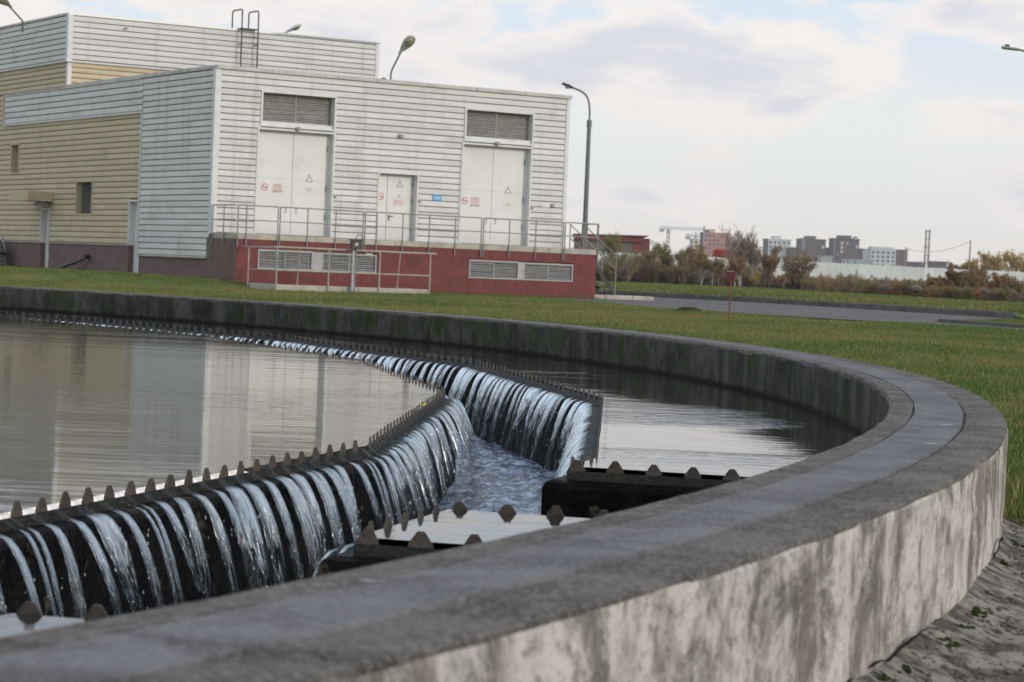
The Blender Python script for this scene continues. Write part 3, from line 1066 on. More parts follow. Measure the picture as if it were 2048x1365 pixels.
tw.location = (TC[0], TC[1], Z_TR)
fixn(tw)


# ------------------------------------------------------------------ water falling from every notch
def jets(specs, name):
    vs, fs, uvs, dv, df = [], [], [], MB(), None
    drops = MB()
    NS, NC = 15, 8
    for (p, nrm, d, par) in specs:
        v0 = rnd.uniform(0.46, 0.68)
        wid = rnd.choice([rnd.uniform(0.03, 0.055), rnd.uniform(0.055, 0.09), rnd.uniform(0.085, 0.13)])
        lean = rnd.uniform(-0.04, 0.04)
        endf = rnd.choice([1, 1, 1, 0.85, 0.7, 0.55, 1])
        wl = rnd.uniform(0.35, 0.9)
        strands = 2 if rnd.random() < 0.35 else 1
        for s_i in range(strands):
            so = 0.0 if strands == 1 else (-0.022 if s_i == 0 else 0.024)
            u0 = rnd.uniform(0, 60)
            base = len(vs)
            drop = (Z_LEDGE + 0.02 - Z_TR) * endf
            T = math.sqrt(2 * drop / 9.81)
            ph1, ph2 = rnd.uniform(0, 6.28), rnd.uniform(0, 6.28)
            wfac = 1.0 if strands == 1 else rnd.uniform(0.45, 0.65)
            for i in range(NS):
                if i == 0:
                    s, z, w, th = -0.035, Z_W + 0.0005, 0.074, 0.002
                elif i == 1:
                    s, z, w, th = 0.0, Z_W - 0.004, 0.050, 0.006
                elif i == 2:
                    s, z, w, th = 0.025, Z_W - 0.026, min(wid, 0.045), 0.005
                elif i == 3:
                    s, z, w, th = 0.050, Z_LEDGE + 0.010, wid * 0.85, 0.005
                else:
                    t = T * ((i - 4) / (NS - 5)) ** 0.8
                    s = 0.062 + v0 * t
                    z = Z_LEDGE + 0.012 - 4.905 * t * t
                    q = (i - 4) / (NS - 5)
                    w = wid * (0.75 + 0.5 * math.sin(min(1, q * 1.6) * math.pi * 0.5)) * (1.0 - (1 - wl) * q * q) * (1 + 0.08 * math.sin(9 * q + ph1))
                    th = 0.008 + 0.006 * q
                    if i == NS - 1:
                        w *= 0.5
                if i >= 1:
                    w *= wfac
                    oo = so * (1 if i > 1 else 0.5)
                else:
                    oo = 0
                q = max(0, (i - 4) / (NS - 5))
                side = oo + lean * q + 0.004 * math.sin(7 * q + ph2)
                c = p + nrm * s + d * side
                for k in range(NC):
                    th_k = 2 * math.pi * k / NC
                    ca, sa = math.cos(th_k), math.sin(th_k)
                    o1 = d * (ca * w / 2)
                    if i < 4:
                        o2 = Vector((0, 0, sa * th / 2))
                    else:
                        o2 = nrm * (sa * th / 2)
                        o2 = o2 - nrm * (abs(ca) ** 2 * w * 0.22)
                    pt = c + o1 + o2
                    vs.append((pt.x, pt.y, z + (o2.z if i < 4 else 0)))
                    uvs.append((u0 + k / NC, i / (NS - 1) + u0 * 0.0))
            for i in range(NS - 1):
                for k in range(NC):
                    fs.append((base + i * NC + k, base + i * NC + (k + 1) % NC, base + (i + 1) * NC + (k + 1) % NC, base + (i + 1) * NC + k))
            # spray of drops below the point where the stream breaks up
            for _ in range(rnd.randint(2, 7)):
                t = T * rnd.uniform(0.45, 1.05)
                c = p + nrm * (0.062 + v0 * t + rnd.gauss(0, 0.012)) + d * (so + lean + rnd.gauss(0, 0.02))
                zz = Z_LEDGE + 0.02 - 4.905 * t * t + rnd.gauss(0, 0.02)
                if zz > Z_TR + 0.01:
                    r_ = rnd.uniform(0.0007, 0.0022)
                    drops.add([(c.x, c.y, zz + r_ * 5), (c.x + r_, c.y, zz), (c.x, c.y + r_, zz), (c.x - r_, c.y, zz), (c.x, c.y - r_, zz), (c.x, c.y, zz - r_ * 1.5)],
                              [(0, 1, 2), (0, 2, 3), (0, 3, 4), (0, 4, 1), (5, 2, 1), (5, 3, 2), (5, 4, 3), (5, 1, 4)])
    me = bpy.data.meshes.new(name)
    me.from_pydata(vs, [], fs)
    me.materials.append(M['jet'])
    uvl = me.uv_layers.new(name='UVMap')
    idx = np.zeros(len(me.loops), dtype=np.int32)
    me.loops.foreach_get('vertex_index', idx)
    uvl.data.foreach_set('uv', np.array(uvs, dtype=np.float32)[idx].ravel())
    me.polygons.foreach_set('use_smooth', [True] * len(me.polygons))
    me.update()
    ob = link(name, me, None, (TC[0], TC[1], 0), kind='stuff')
    dr = drops.build('water_drops', M['drop'], ob, smooth=True)
    return ob


jets([j for j in jet_specs if j[3] is weir_in], 'inner_falling_water')
jets([j for j in jet_specs if j[3] is not weir_in], 'outer_falling_water')

# ------------------------------------------------------------------ low building (local axes: x along the front, y into the depth)
bld = empty('pump_house', (B0[0], B0[1], 0), YAW, label='low white clad plant building on a red plinth with doors and louvres', category='building')
hall = empty('machine_hall', (B0[0], B0[1], 0), YAW, label='taller hall with pale yellow cladding and white top band behind the low building', category='building')

OPEN_F = {'louvre_a': (1.51, 4.02, 5.07, 6.09), 'door_a': (1.42, 4.03, 1.66, 4.94), 'louvre_b': (8.82, 11.38, 5.07, 6.07), 'door_b': (8.75, 11.37, 1.66, 4.94), 'door_c': (5.70, 7.10, 1.66, 3.82)}
ZF0, ZF1 = 1.66, 6.68
FW = 12.79


def subtract(a0, a1, holes):
    segs = [(a0, a1)]
    for h0, h1 in holes:
        nxt = []
        for s0, s1 in segs:
            if h1 <= s0 or h0 >= s1:
                nxt.append((s0, s1))
            else:
                if h0 - s0 > 0.03:
                    nxt.append((s0, h0))
                if s1 - h1 > 0.03:
                    nxt.append((h1, s1))
        segs = nxt
    return segs


def wall_core(parent, name, a0, a1, z0, z1, holes, fn, thick, material):
    """backing wall with real openings, decomposed into boxes"""
    xs_ = sorted({a0, a1, *[h[0] for h in holes], *[h[1] for h in holes]})
    zs_ = sorted({z0, z1, *[h[2] for h in holes], *[h[3] for h in holes]})
    xs_ = [x for x in xs_ if a0 <= x <= a1]
    zs_ = [z for z in zs_ if z0 <= z <= z1]
    q = MB()
    for zi in range(len(zs_) - 1):
        run0 = None
        for xi in range(len(xs_) - 1):
            mx_, mz_ = (xs_[xi] + xs_[xi + 1]) / 2, (zs_[zi] + zs_[zi + 1]) / 2
            if any(h[0] < mx_ < h[1] and h[2] < mz_ < h[3] for h in holes):
                continue
            q.prism([(xs_[xi], zs_[zi]), (xs_[xi + 1], zs_[zi]), (xs_[xi + 1], zs_[zi + 1]), (xs_[xi], zs_[zi + 1])], fn, 0.0, -thick)
    ob = q.build(name, material, parent)
    return fixn(ob)


PLK = [(-0.004, 0.004), (-0.012, 0.020), (-0.112, 0.026), (-0.120, 0.017), (-0.136, 0.019), (-0.144, 0.040), (-0.168, 0.042), (-0.172, 0.034), (-0.166, 0.004), (-0.166, 0.0005), (-0.004, 0.0005)]


def planks(parent, a0, a1, z0, z1, holes, fn, material, lengths, rows=None, name='plank'):
    rows = rows or max(1, round((z1 - z0) / 0.1923))
    hh = (z1 - z0) / rows
    k = hh / 0.192
    for r_ in range(rows):
        zt = z1 - r_ * hh
        mid = zt - hh / 2
        hs = [(h[0], h[1]) for h in holes if h[2] - hh * 0.2 < mid < h[3] + hh * 0.2]
        for s0, s1 in subtract(a0, a1, hs):
            cuts = [s0] + [c for c in lengths if s0 + 0.4 < c < s1 - 0.4] + [s1]
            for c0, c1 in zip(cuts[:-1], cuts[1:]):
                q = MB()
                q.prism([(zt + dz * k, o_) for dz, o_ in PLK], lambda zz, oo, t: fn(t, zz, oo), c0 + 0.002, c1 - 0.002)
                ob = q.build(name, material, parent)
                fixn(ob)


fnF = lambda a, z, o=0.0: (a, -o, z)
fnS = lambda a, z, o=0.0: (-o, a, z)
holesF = list(OPEN_F.values())
front = wall_core(bld, 'front_wall', 0.0, FW, ZF0, 6.75, holesF, lambda a, z, t: (a, -t, z), 0.4, M['wall_core'])
planks(front, 0.10, FW - 0.10, ZF0, ZF1, holesF, fnF, M['white_siding'], [5.0, 8.0], rows=26)
# corner trims and parapet caps
MB().box(-0.10, 0.10, -0.05, 0.0, 1.66, 6.68).build('corner_trim', M['white_trim'], bld)
MB().box(-0.10, -0.001, 0.001, 0.13, 1.6, 6.68).build('corner_trim', M['white_trim'], bld)
MB().box(FW - 0.10, FW + 0.03, -0.05, 0.12, 1.66, 6.68).build('corner_trim', M['white_trim'], bld)
for i in range(7):
    x0, x1 = -0.08 + i * (FW + 0.16) / 7, -0.08 + (i + 1) * (FW + 0.16) / 7
    MB().bbox(x0 + 0.004, x1 - 0.004, -0.10, 0.42, 6.685, 6.80 + 0.004 * (i % 2), 0.012).build('parapet_cap', M['cap'], bld)
for i in range(9):
    y0, y1 = 0.43 + i * 1.40, 0.43 + (i + 1) * 1.40
    MB().bbox(-0.10, 0.42, y0 + 0.004, y1 - 0.004, 6.685, 6.80 + 0.004 * (i % 2), 0.012).build('parapet_cap', M['cap'], bld)
MB().box(0.42, FW - 0.02, 0.42, 12.9, 6.35, 6.5).build('roof', M['roof'], bld)
MB().box(FW - 0.3, FW, 0.4, 13.0, 0.2, 6.68).build('end_wall', M['white_trim'], bld)


def frame(parent, o4, material, name='frame', w=0.05, out=0.045, depth=0.30, fn=fnF, bottom=True):
    """sheet metal surround lining an opening: returns nothing, adds four bars"""
    a0, a1, z0, z1 = o4
    bars = [(a0 - w, a0 + 0.012, z0 + 0.003, z1 + w), (a1 - 0.012, a1 + w, z0 + 0.003, z1 + w), (a0 + 0.013, a1 - 0.013, z1 - 0.012, z1 + w)]
    if bottom:
        bars.append((a0 - w, a1 + w, z0 - w, z0 + 0.002))
    for b0, b1, c0, c1 in bars:
        q = MB()
        q.prism([(b0, c0), (b1, c0), (b1, c1), (b0, c1)], lambda a, z, t: fn(a, z, t), out, -depth)
        fixn(q.build(name, material, parent))


def louvre_panel(parent, o4, nsl, fn, depth, material, back, halves=2, tilt=0.6, slat_h=None, irregular=0.0):
    a0, a1, z0, z1 = o4
    q = MB()
    q.prism([(a0, z0), (a1, z0), (a1, z1), (a0, z1)], lambda a, z, t: fn(a, z, t), -depth - 0.16, -depth - 0.2)
    fixn(q.build('dark_cavity', back, parent))
    hw = (a1 - a0) / halves
    pit = (z1 - z0) / nsl
    for h in range(halves):
        b0, b1 = a0 + h * hw + 0.015, a0 + (h + 1) * hw - 0.015
        for s in range(nsl):
            zc = z0 + pit * (s + 0.5)
            dz0, dz1 = rnd.gauss(0, irregular), rnd.gauss(0, irregular)
            t_ = pit * 0.10
            dp = pit * 0.46
            prof = [(-dp * 0.5, dp * 0.45), (-dp * 0.5 + 0.004, dp * 0.45 + t_), (dp * 0.5, -dp * 0.45 + t_), (dp * 0.5, -dp * 0.45 - t_ * 0.6)]
            q = MB()
            vs = [fn(b0, zc + dz0 + zz, -depth + oo) for oo, zz in prof] + [fn(b1, zc + dz1 + zz, -depth + oo) for oo, zz in prof]
            q.add(vs, [(3, 2, 1, 0), (4, 5, 6, 7)] + [(i, (i + 1) % 4, 4 + (i + 1) % 4, 4 + i) for i in range(4)])
            fixn(q.build('slat', material, parent))
        if h:
            q = MB()
            q.prism([(b0 - 0.03, z0), (b0 - 0.002, z0), (b0 - 0.002, z1), (b0 - 0.03, z1)], lambda a, z, t: fn(a, z, t), -depth + 0.03, -depth - 0.05)
            fixn(q.build('mullion', material, parent))


def leaf_box(parent, a0, a1, z0, z1, depth, name='door_leaf', material=None):
    q = MB()
    q.bbox(a0, a1, z0, z1, 0, 0.05, 0.006)
    q.v = [(x, depth + 0.05 - t, y) for (x, y, t) in [(p[0], p[1], p[2]) for p in q.v]]
    return fixn(q.build(name, material or M['door'], parent))


def text_mesh(txt, size, material, name='lettering', parent=None, loc=(0, 0, 0), width=None):
    cu = bpy.data.curves.new(name, 'FONT')
    cu.body = txt
    cu.size = size
    cu.align_x = 'CENTER'
    cu.align_y = 'CENTER'
    tmp = bpy.data.objects.new('tmp_text', cu)
    col.objects.link(tmp)
    dg = bpy.context.evaluated_depsgraph_get()
    me = bpy.data.meshes.new_from_object(tmp.evaluated_get(dg))
    bpy.data.objects.remove(tmp)
    me.materials.clear()
    me.materials.append(material)
    for v_ in me.vertices:
        x, y, _ = v_.co
        v_.co = (x, 0, y)
    if width:
        xs_ = [v_.co.x for v_ in me.vertices]
        if xs_:
            k = width / max(1e-6, max(xs_) - min(xs_))
            for v_ in me.vertices:
                v_.co.x *= k
    return link(name, me, parent, loc)


def plate(parent, name, u0, u1, z0, z1, y, material, t=0.004):
    return MB().box(u0, u1, y - t, y, z0, z1).build(name, material, parent)


def ring_plate(parent, name, u, z, r0, r1, y, material, n=28):
    q = MB()
    vs = []
    for k in range(n):
        a_ = 2 * math.pi * k / n
        vs += [(u + r0 * math.cos(a_), y, z + r0 * math.sin(a_)), (u + r1 * math.cos(a_), y, z + r1 * math.sin(a_))]
    q.add(vs, [(2 * k, 2 * k + 1, (2 * k + 3) % (2 * n), (2 * k + 2) % (2 * n)) for k in range(n)])
    return q.build(name, material, parent)


def bar(parent, name, p, q_, w, y, material):
    (x0, z0), (x1, z1) = p, q_
    L = math.hypot(x1 - x0, z1 - z0)
    nx, nz = -(z1 - z0) / L * w / 2, (x1 - x0) / L * w / 2
    q = MB()
    q.add([(x0 + nx, y, z0 + nz), (x1 + nx, y, z1 + nz), (x1 - nx, y, z1 - nz), (x0 - nx, y, z0 - nz)], [(0, 1, 2, 3)])
    return q.build(name, material, parent)


def bw_thing(name, label, category, u, v, z, group=None):
    """a thing fixed to the building, its own axes along the building's"""
    return empty(name, bw(u, v, z), YAW, label=label, category=category, group=group)


DOOR_D = 0.22


def no_smoking(u, z, y, label):
    t = bw_thing('no_smoking_sign', label, 'sign', u, y, z, 'no smoking signs')
    ring_plate(t, 'disc', 0, 0, 0.0, 0.105, -0.004, M['sign_white'])
    ring_plate(t, 'red_ring', 0, 0, 0.085, 0.112, -0.006, M['sign_red'])
    bar(t, 'red_bar', (-0.065, 0.065), (0.065, -0.065), 0.024, -0.007, M['sign_red'])
    bar(t, 'cigarette', (-0.065, 0.0), (0.06, 0.0), 0.026, -0.0065, M['ink'])


def triangle(u, z, y, label):
    t = bw_thing('high_voltage_sign', label, 'sign', u, y, z, 'high voltage warning triangles')
    q = MB(); q.add([(-0.125, -0.004, -0.105), (0.125, -0.004, -0.105), (0, -0.004, 0.125)], [(0, 1, 2)])
    q.build('backing', M['ink'], t)
    q = MB(); q.add([(-0.095, -0.006, -0.088), (0.095, -0.006, -0.088), (0, -0.006, 0.086)], [(0, 1, 2)])
    q.build('face', M['sign_white'], t)
    q = MB(); q.add([(0.012, -0.008, 0.055), (-0.022, -0.008, -0.012), (0.004, -0.008, -0.008), (-0.012, -0.008, -0.072), (0.024, -0.008, 0.008), (-0.002, -0.008, 0.004)], [(0, 1, 2, 5), (2, 3, 4), (2, 4, 5)])
    q.build('lightning_bolt', M['ink'], t)


def double_door(o4, split, name, label):
    a0, a1, z0, z1 = o4
    t = empty(name, (0, 0, 0))
    t.parent = bld
    t['label'] = label
    leaf_box(t, a0 + 0.005, split - 0.006, z0 + 0.03, z1 - 0.01, DOOR_D)
    leaf_box(t, split + 0.006, a1 - 0.10, z0 + 0.03, z1 - 0.01, DOOR_D + 0.004)
    plate(t, 'door_gap', a0, a1, z0, z1, DOOR_D + 0.08, M['door_gap'])
    MB().box(a1 - 0.095, a1, DOOR_D - 0.03, DOOR_D + 0.05, z0, z1).build('frame_post', M['door'], t)
    frame(t, o4, M['white_trim'], 'frame', 0.045, 0.05, 0.30, bottom=False)
    zj = z0 + (z1 - z0) * 0.545
    plate(t, 'panel_joint', a0 + 0.02, split - 0.02, zj, zj + 0.008, DOOR_D - 0.0015, M['louvre'], 0.001)
    plate(t, 'panel_joint', split + 0.02, a1 - 0.11, zj, zj + 0.008, DOOR_D + 0.0025, M['louvre'], 0.001)
    for zz in (z0 + 0.55, z0 + 1.45, z0 + 2.7):
        MB().tube([(a1 - 0.10, DOOR_D - 0.03, zz), (a1 - 0.10, DOOR_D - 0.03, zz + 0.20)], 0.022, 8).build('hinge', M['galv'], t)
    for xx in (split - 0.19, split + 0.17):
        q = MB(); q.tube([(xx, DOOR_D, z0 + 0.72), (xx, DOOR_D - 0.05, z0 + 0.73), (xx, DOOR_D - 0.05, z0 + 0.86), (xx, DOOR_D, z0 + 0.87)], 0.011, 6)
        q.build('pull_handle', M['galv'], t)
    for dx in (0.03, 0.08):
        for dz in (0.0, 0.05):
            MB().blob((split + dx, DOOR_D - 0.002, z0 + 1.05 + dz), (0.010, 0.006, 0.010), 8, 4).build('lock_plug', M['ink'], t)
    return t


double_door(OPEN_F['door_a'], 2.745, 'double_door', 'tall white double steel door nearer the ladder')
double_door(OPEN_F['door_b'], 10.06, 'double_door', 'tall white double steel door beside the stair end')
# small door
dc = empty('service_door', (0, 0, 0)); dc.parent = bld
a0, a1, z0, z1 = OPEN_F['door_c']
leaf_box(dc, a0 + 0.005, 6.13, z0 + 0.02, z1 - 0.01, DOOR_D)
leaf_box(dc, 6.145, a1 - 0.02, z0 + 0.02, z1 - 0.01, DOOR_D)
plate(dc, 'door_gap', a0, a1, z0, z1, DOOR_D + 0.08, M['door_gap'])
frame(dc, OPEN_F['door_c'], M['white_trim'], 'frame', 0.045, 0.05, 0.30, bottom=False)
MB().box(6.205, 6.245, DOOR_D - 0.014, DOOR_D, 2.30, 2.50).build('handle_plate', M['ink'], dc)
MB().tube([(6.225, DOOR_D, 2.45), (6.225, DOOR_D - 0.055, 2.45), (6.37, DOOR_D - 0.055, 2.45)], 0.013, 6).build('lever_handle', M['ink'], dc)
for zz in (2.0, 2.9, 3.45):
    MB().tube([(a1 - 0.065, DOOR_D - 0.02, zz), (a1 - 0.065, DOOR_D - 0.02, zz + 0.12)], 0.016, 8).build('hinge', M['galv'], dc)
for nm in ('louvre_a', 'louvre_b'):
    t = empty('louvre_window', (0, 0, 0)); t.parent = bld
    a0, a1, z0, z1 = OPEN_F[nm]
    frame(t, OPEN_F[nm], M['white_trim'], 'frame', 0.05, 0.06, 0.32)
    MB().box(a0, a1, 0.02, 0.30, z0, z0 + 0.12).build('sill', M['white_trim'], t)
    louvre_panel(t, (a0 + 0.02, a1 - 0.02, z0 + 0.12, z1 - 0.02), 17, fnF, 0.22, M['louvre'], M['dark'], 2, irregular=0.002)

# plinth and platform: red block front, brown end
PV = -1.789
slab_z0, slab_z1 = 1.485, 1.655
i0 = 0
for x0, x1 in zip([-0.03, 1.35, 2.66, 4.05, 5.4, 7.6, 9.3, 11.1], [1.35, 2.66, 4.05, 5.4, 7.6, 9.3, 11.1, 12.95]):
    MB().bbox(x0 + 0.004, x1 - 0.004, PV - 0.035, -0.052, slab_z0, slab_z1 - 0.003 * (i0 % 2), 0.012).build('platform_slab', M['slab'], bld)
    i0 += 1
VENTS = [(0.72, 2.56, 0.61, 1.19), (2.88, 4.77, 0.60, 1.17), (8.12, 9.98, 0.57, 1.15), (10.17, 12.06, 0.57, 1.13)]
holesP = [(0.70, 4.79, 0.58, 1.21), (8.10, 12.08, 0.55, 1.16)]
fnP = lambda a, z, o=0.0: (a, PV - o, z)
pl = wall_core(bld, 'plinth', 0.03, 12.93, -0.1, slab_z0, holesP, lambda a, z, t: (a, PV - t, z), 0.3, M['red_joint'])
nrow, bh, bl = 5, (slab_z0 + 0.03) / 5, 0.405
for r_ in range(nrow):
    zt = slab_z0 - 0.004 - r_ * bh
    xo = -0.2 if r_ % 2 else 0.0
    k = 0
    x = 0.0 + xo
    while x < 12.95:
        x0, x1 = max(0.0, x), min(12.96, x + bl)
        x += bl
        if x1 - x0 < 0.06:
            continue
        zlo = zt - bh
        pieces = [(s0, s1, zlo, zt) for s0, s1 in subtract(x0, x1, [(h[0], h[1]) for h in holesP if zlo < h[3] and zt > h[2]])]
        for h in holesP:
            c0, c1 = max(x0, h[0]), min(x1, h[1])
            if zlo < h[3] and zt > h[2] and c1 - c0 > 0.03:
                if zt - h[3] > 0.03:
                    pieces.append((c0, c1, h[3], zt))
                if h[2] - zlo > 0.03:
                    pieces.append((c0, c1, zlo, h[2]))
        for s0, s1, zb_, zc_ in pieces:
            q = MB()
            d_ = 0.012 + rnd.uniform(0, 0.003)
            g = 0.003
            pr = [(s0 + g, zb_ + g), (s1 - g, zb_ + g), (s1 - g, zc_ - g), (s0 + g, zc_ - g)]
            q.prism(pr, lambda a, z, t: fnP(a, z, t), d_, 0.0)
            fixn(q.build('block', M['red_block'], pl))
for (a0, a1, z0, z1) in VENTS:
    t = empty('vent_grille', (0, 0, 0)); t.parent = bld
    frame(t, (a0 + 0.03, a1 - 0.03, z0 + 0.03, z1 - 0.03), M['vent'], 'frame', 0.035, 0.028, 0.12, fn=fnP)
    louvre_panel(t, (a0 + 0.035, a1 - 0.035, z0 + 0.035, z1 - 0.035), 9, fnP, 0.03, M['vent'], M['dark'], 2, irregular=0.004)
plate(bld, 'vent_infill', 2.565, 2.875, 0.60, 1.18, PV - 0.01, M['vent'], 0.01)
plate(bld, 'vent_infill', 9.985, 10.165, 0.57, 1.14, PV - 0.01, M['vent'], 0.01)
# brown end of the platform and right end
end = MB().box(0.02, 0.3, PV + 0.015, 0.28, -0.1, slab_z0).build('end_plinth', M['brown_joint'], bld)
for r_ in range(nrow):
    zt = slab_z0 - 0.004 - r_ * bh
    y = PV + 0.0 - (0.2 if r_ % 2 else 0)
    while y < 0.26:
        y0, y1 = max(PV - 0.011, y), min(0.28, y + bl)
        y += bl
        if y1 - y0 < 0.05:
            continue
        MB().box(-0.035 - rnd.uniform(0, 0.003), 0.021, y0 + 0.003, y1 - 0.003, zt - bh + 0.003, zt - 0.003).build('block', M['brown_block'], end)
MB().box(12.7, 12.957, PV + 0.02, 0.0, -0.1, slab_z0).build('end_plinth', M['red_block'], bld)
# side of the low building: white cladding above a brown plinth
sideW = wall_core(bld, 'side_wall', 0.0, 5.86, 0.90, 6.75, [], lambda a, z, t: (-t - 0.045, a, z), 0.3, M['wall_core'])
planks(sideW, 0.13, 5.82, 0.90, 6.66, [(-1, 0.29, 0.5, 1.5)], lambda a, z, o=0.0: (-0.046 - o, a, z), M['white_siding'], [1.65], rows=30)
MB().box(-0.10, 0.0, 5.82, 5.88, 0.90, 5.535).build('edge_trim', M['white_trim'], bld)
sideB = wall_core(bld, 'side_band', 5.86, 19.62, 5.58, 6.70, [], lambda a, z, t: (-t - 0.045, a, z), 0.05, M['wall_core'])
planks(sideB, 5.86, 19.60, 5.60, 6.66, [], lambda a, z, o=0.0: (-0.046 - o, a, z), M['white_siding'], [8.6, 11.4, 14.2, 17.2], rows=5)
for y0, y1 in ((5.85, 12.7), (12.71, 19.64)):
    MB().box(-0.10, 0.0, y0, y1, 5.54, 5.60).build('band_trim', M['white_trim'], bld)
    MB().box(-0.105, 0.0, y0 + (0.2 if y0 < 10 else 0), y1, 6.66, 6.72).build('band_trim', M['cap'], bld)
MB().box(-0.104, 0.0, 19.60, 19.66, 5.61, 6.655).build('band_trim', M['louvre'], bld)
MB().box(-0.105, 0.0, 0.29, 5.84, 0.845, 0.895).build('drip_flashing', M['slab'], bld)


def side_plinth(parent, v0, v1, z1):
    core = MB().box(0.0, 0.3, v0, v1, -0.05, z1).build('side_plinth', M['brown_joint'], parent)
    for r_ in range(4):
        zt = z1 - 0.005 - r_ * 0.30
        if zt < 0.05:
            break
        y = v0 - (0.3 if r_ % 2 else 0)
        while y < v1:
            y0, y1 = max(v0, y), min(v1, y + 0.61)
            y += 0.61
            if y1 - y0 > 0.06:
                MB().box(-0.012 - rnd.uniform(0, 0.003), 0.001, y0 + 0.003, y1 - 0.003, max(-0.05, zt - 0.297), zt - 0.003).build('block', M['brown_block'], core)


side_plinth(bld, 0.285, 5.86, 0.85)

# ------------------------------------------------------------------ hall: yellow side, upper storey
OPEN_S = {'door_d': (5.90, 6.76, 0.2, 2.64), 'door_e': (14.46, 15.26, 0.3, 2.38), 'window_a': (10.24, 11.77, 2.22, 3.36), 'window_b': (17.93, 18.76, 3.76, 4.82)}
holesS = list(OPEN_S.values())
hs_ = wall_core(hall, 'side_wall', 5.88, 27.0, 1.2, 9.3, holesS + [(5.88, 13.05, 6.7, 9.3)], lambda a, z, t: (-t, a, z), 0.45, M['wall_core'])
planks(hs_, 5.90, 27.0, 1.22, 5.58, holesS, fnS, M['yellow_siding'], [9.0, 13.1, 17.4, 21.0], rows=23)
planks(hs_, 19.68, 27.0, 5.58, 6.70, [], fnS, M['yellow_siding'], [], rows=6)
planks(hs_, 13.20, 27.0, 6.74, 7.62, [], fnS, M['yellow_siding'], [17.4, 21.0], rows=5)
hb = wall_core(hall, 'upper_side_band', 13.05, 27.0, 7.66, 9.3, [], lambda a, z, t: (-t - 0.05, a, z), 0.05, M['wall_core'])
planks(hb, 13.18, 27.0, 7.70, 9.26, [], lambda a, z, o=0.0: (-0.05 - o, a, z), M['white_siding'], [17.0, 20.5], rows=8)
V2 = 13.05
fnF2 = lambda a, z, o=0.0: (a, V2 - o, z)
hf = wall_core(hall, 'upper_front_wall', 0.0, 12.33, 6.3, 9.3, [], lambda a, z, t: (a, V2 - t, z), 0.3, M['wall_core'])
planks(hf, 0.10, 12.22, 6.70, 7.62, [], fnF2, M['yellow_siding'], [6.0], rows=5)
hf2 = wall_core(hall, 'upper_front_band', -0.05, 12.33, 7.66, 9.3, [], lambda a, z, t: (a, V2 - t - 0.05, z), 0.05, M['wall_core'])
planks(hf2, 0.08, 12.22, 7.70, 9.26, [], lambda a, z, o=0.0: (a, V2 - 0.05 - o, z), M['white_siding'], [3.3, 9.3], rows=8)
MB().box(-0.10, 12.36, V2 - 0.10, V2 + 0.3, 9.28, 9.36).build('parapet_cap', M['cap_galv'], hall)
MB().box(-0.11, 0.3, V2 + 0.301, 27.0, 9.28, 9.36).build('parapet_cap', M['cap'], hall)
MB().box(-0.10, 0.09, V2 - 0.10, V2 + 0.12, 7.62, 9.28).build('corner_trim', M['white_trim'], hall)
MB().box(-0.045, 0.10, V2 - 0.04, V2 + 0.14, 6.70, 7.60).build('corner_trim', M['white_trim'], hall)
MB().box(12.22, 12.36, V2 - 0.10, V2 + 0.2, 6.5, 9.28).build('corner_trim', M['white_trim'], hall)
MB().box(-0.12, 12.3, V2 - 0.11, V2 - 0.01, 7.62, 7.68).build('band_trim', M['white_trim'], hall)
MB().box(-0.12, -0.01, V2 - 0.009, 27.0, 7.62, 7.68).build('band_trim', M['white_trim'], hall)
MB().box(0.3, 12.1, V2 + 0.3, 27.0, 9.0, 9.2).build('roof', M['roof'], hall)
MB().box(12.03, 12.33, V2 + 0.3, 27.0, 0.0, 9.28).build('end_wall', M['white_trim'], hall)
for y0, y1 in ((6.78, 14.44), (15.28, 27.0)):
    side_plinth(hall, y0, y1, 1.17)
    MB().box(-0.06, 0.0, y0, y1, 1.165, 1.215).build('drip_flashing', M['slab'], hall)
for nm, mt in (('door_d', 'white_trim'), ('door_e', 'white_trim')):
    t = empty('side_door', (0, 0, 0)); t.parent = hall
    a0, a1, z0, z1 = OPEN_S[nm]
    frame(t, (a0, a1, max(z0, 1.2), z1), M[mt], 'frame', 0.05, 0.05, 0.20, fn=fnS, bottom=False)
    MB().box(0.16, 0.20, a0, a1, z0 - 0.1, z1 - 0.012).build('door_leaf', M['door'], t)
    MB().box(0.0, 0.158, a1 - 0.001, a1 + 0.018, z0 - 0.1, 1.19).build('reveal', M['brown_block'], t)
    MB().box(0.135, 0.16, a0 + 0.05, a0 + 0.10, z0 + 0.85, z0 + 1.0).build('handle', M['ink'], t)
t = empty('louvre_window', (0, 0, 0)); t.parent = hall
frame(t, OPEN_S['window_a'], M['yellow_siding'], 'frame', 0.05, 0.05, 0.35, fn=fnS)
louvre_panel(t, OPEN_S['window_a'], 16, fnS, 0.17, M['pole'], M['dark'], 1)
t = empty('side_window', (0, 0, 0)); t.parent = hall
frame(t, OPEN_S['window_b'], M['yellow_siding'], 'frame', 0.05, 0.05, 0.40, fn=fnS)
MB().box(0.24, 0.26, 17.93, 18.76, 3.76, 4.82).build('pane', M['dark'], t)
MB().bbox(-1.0, 0.0, 14.07, 16.0, 2.66, 3.02, 0.02).build('door_canopy', M['yellow_siding'], hall)
MB().box(-0.3, 0.0, 14.5, 15.1, 2.45, 2.655).build('canopy_bracket', M['louvre'], hall)

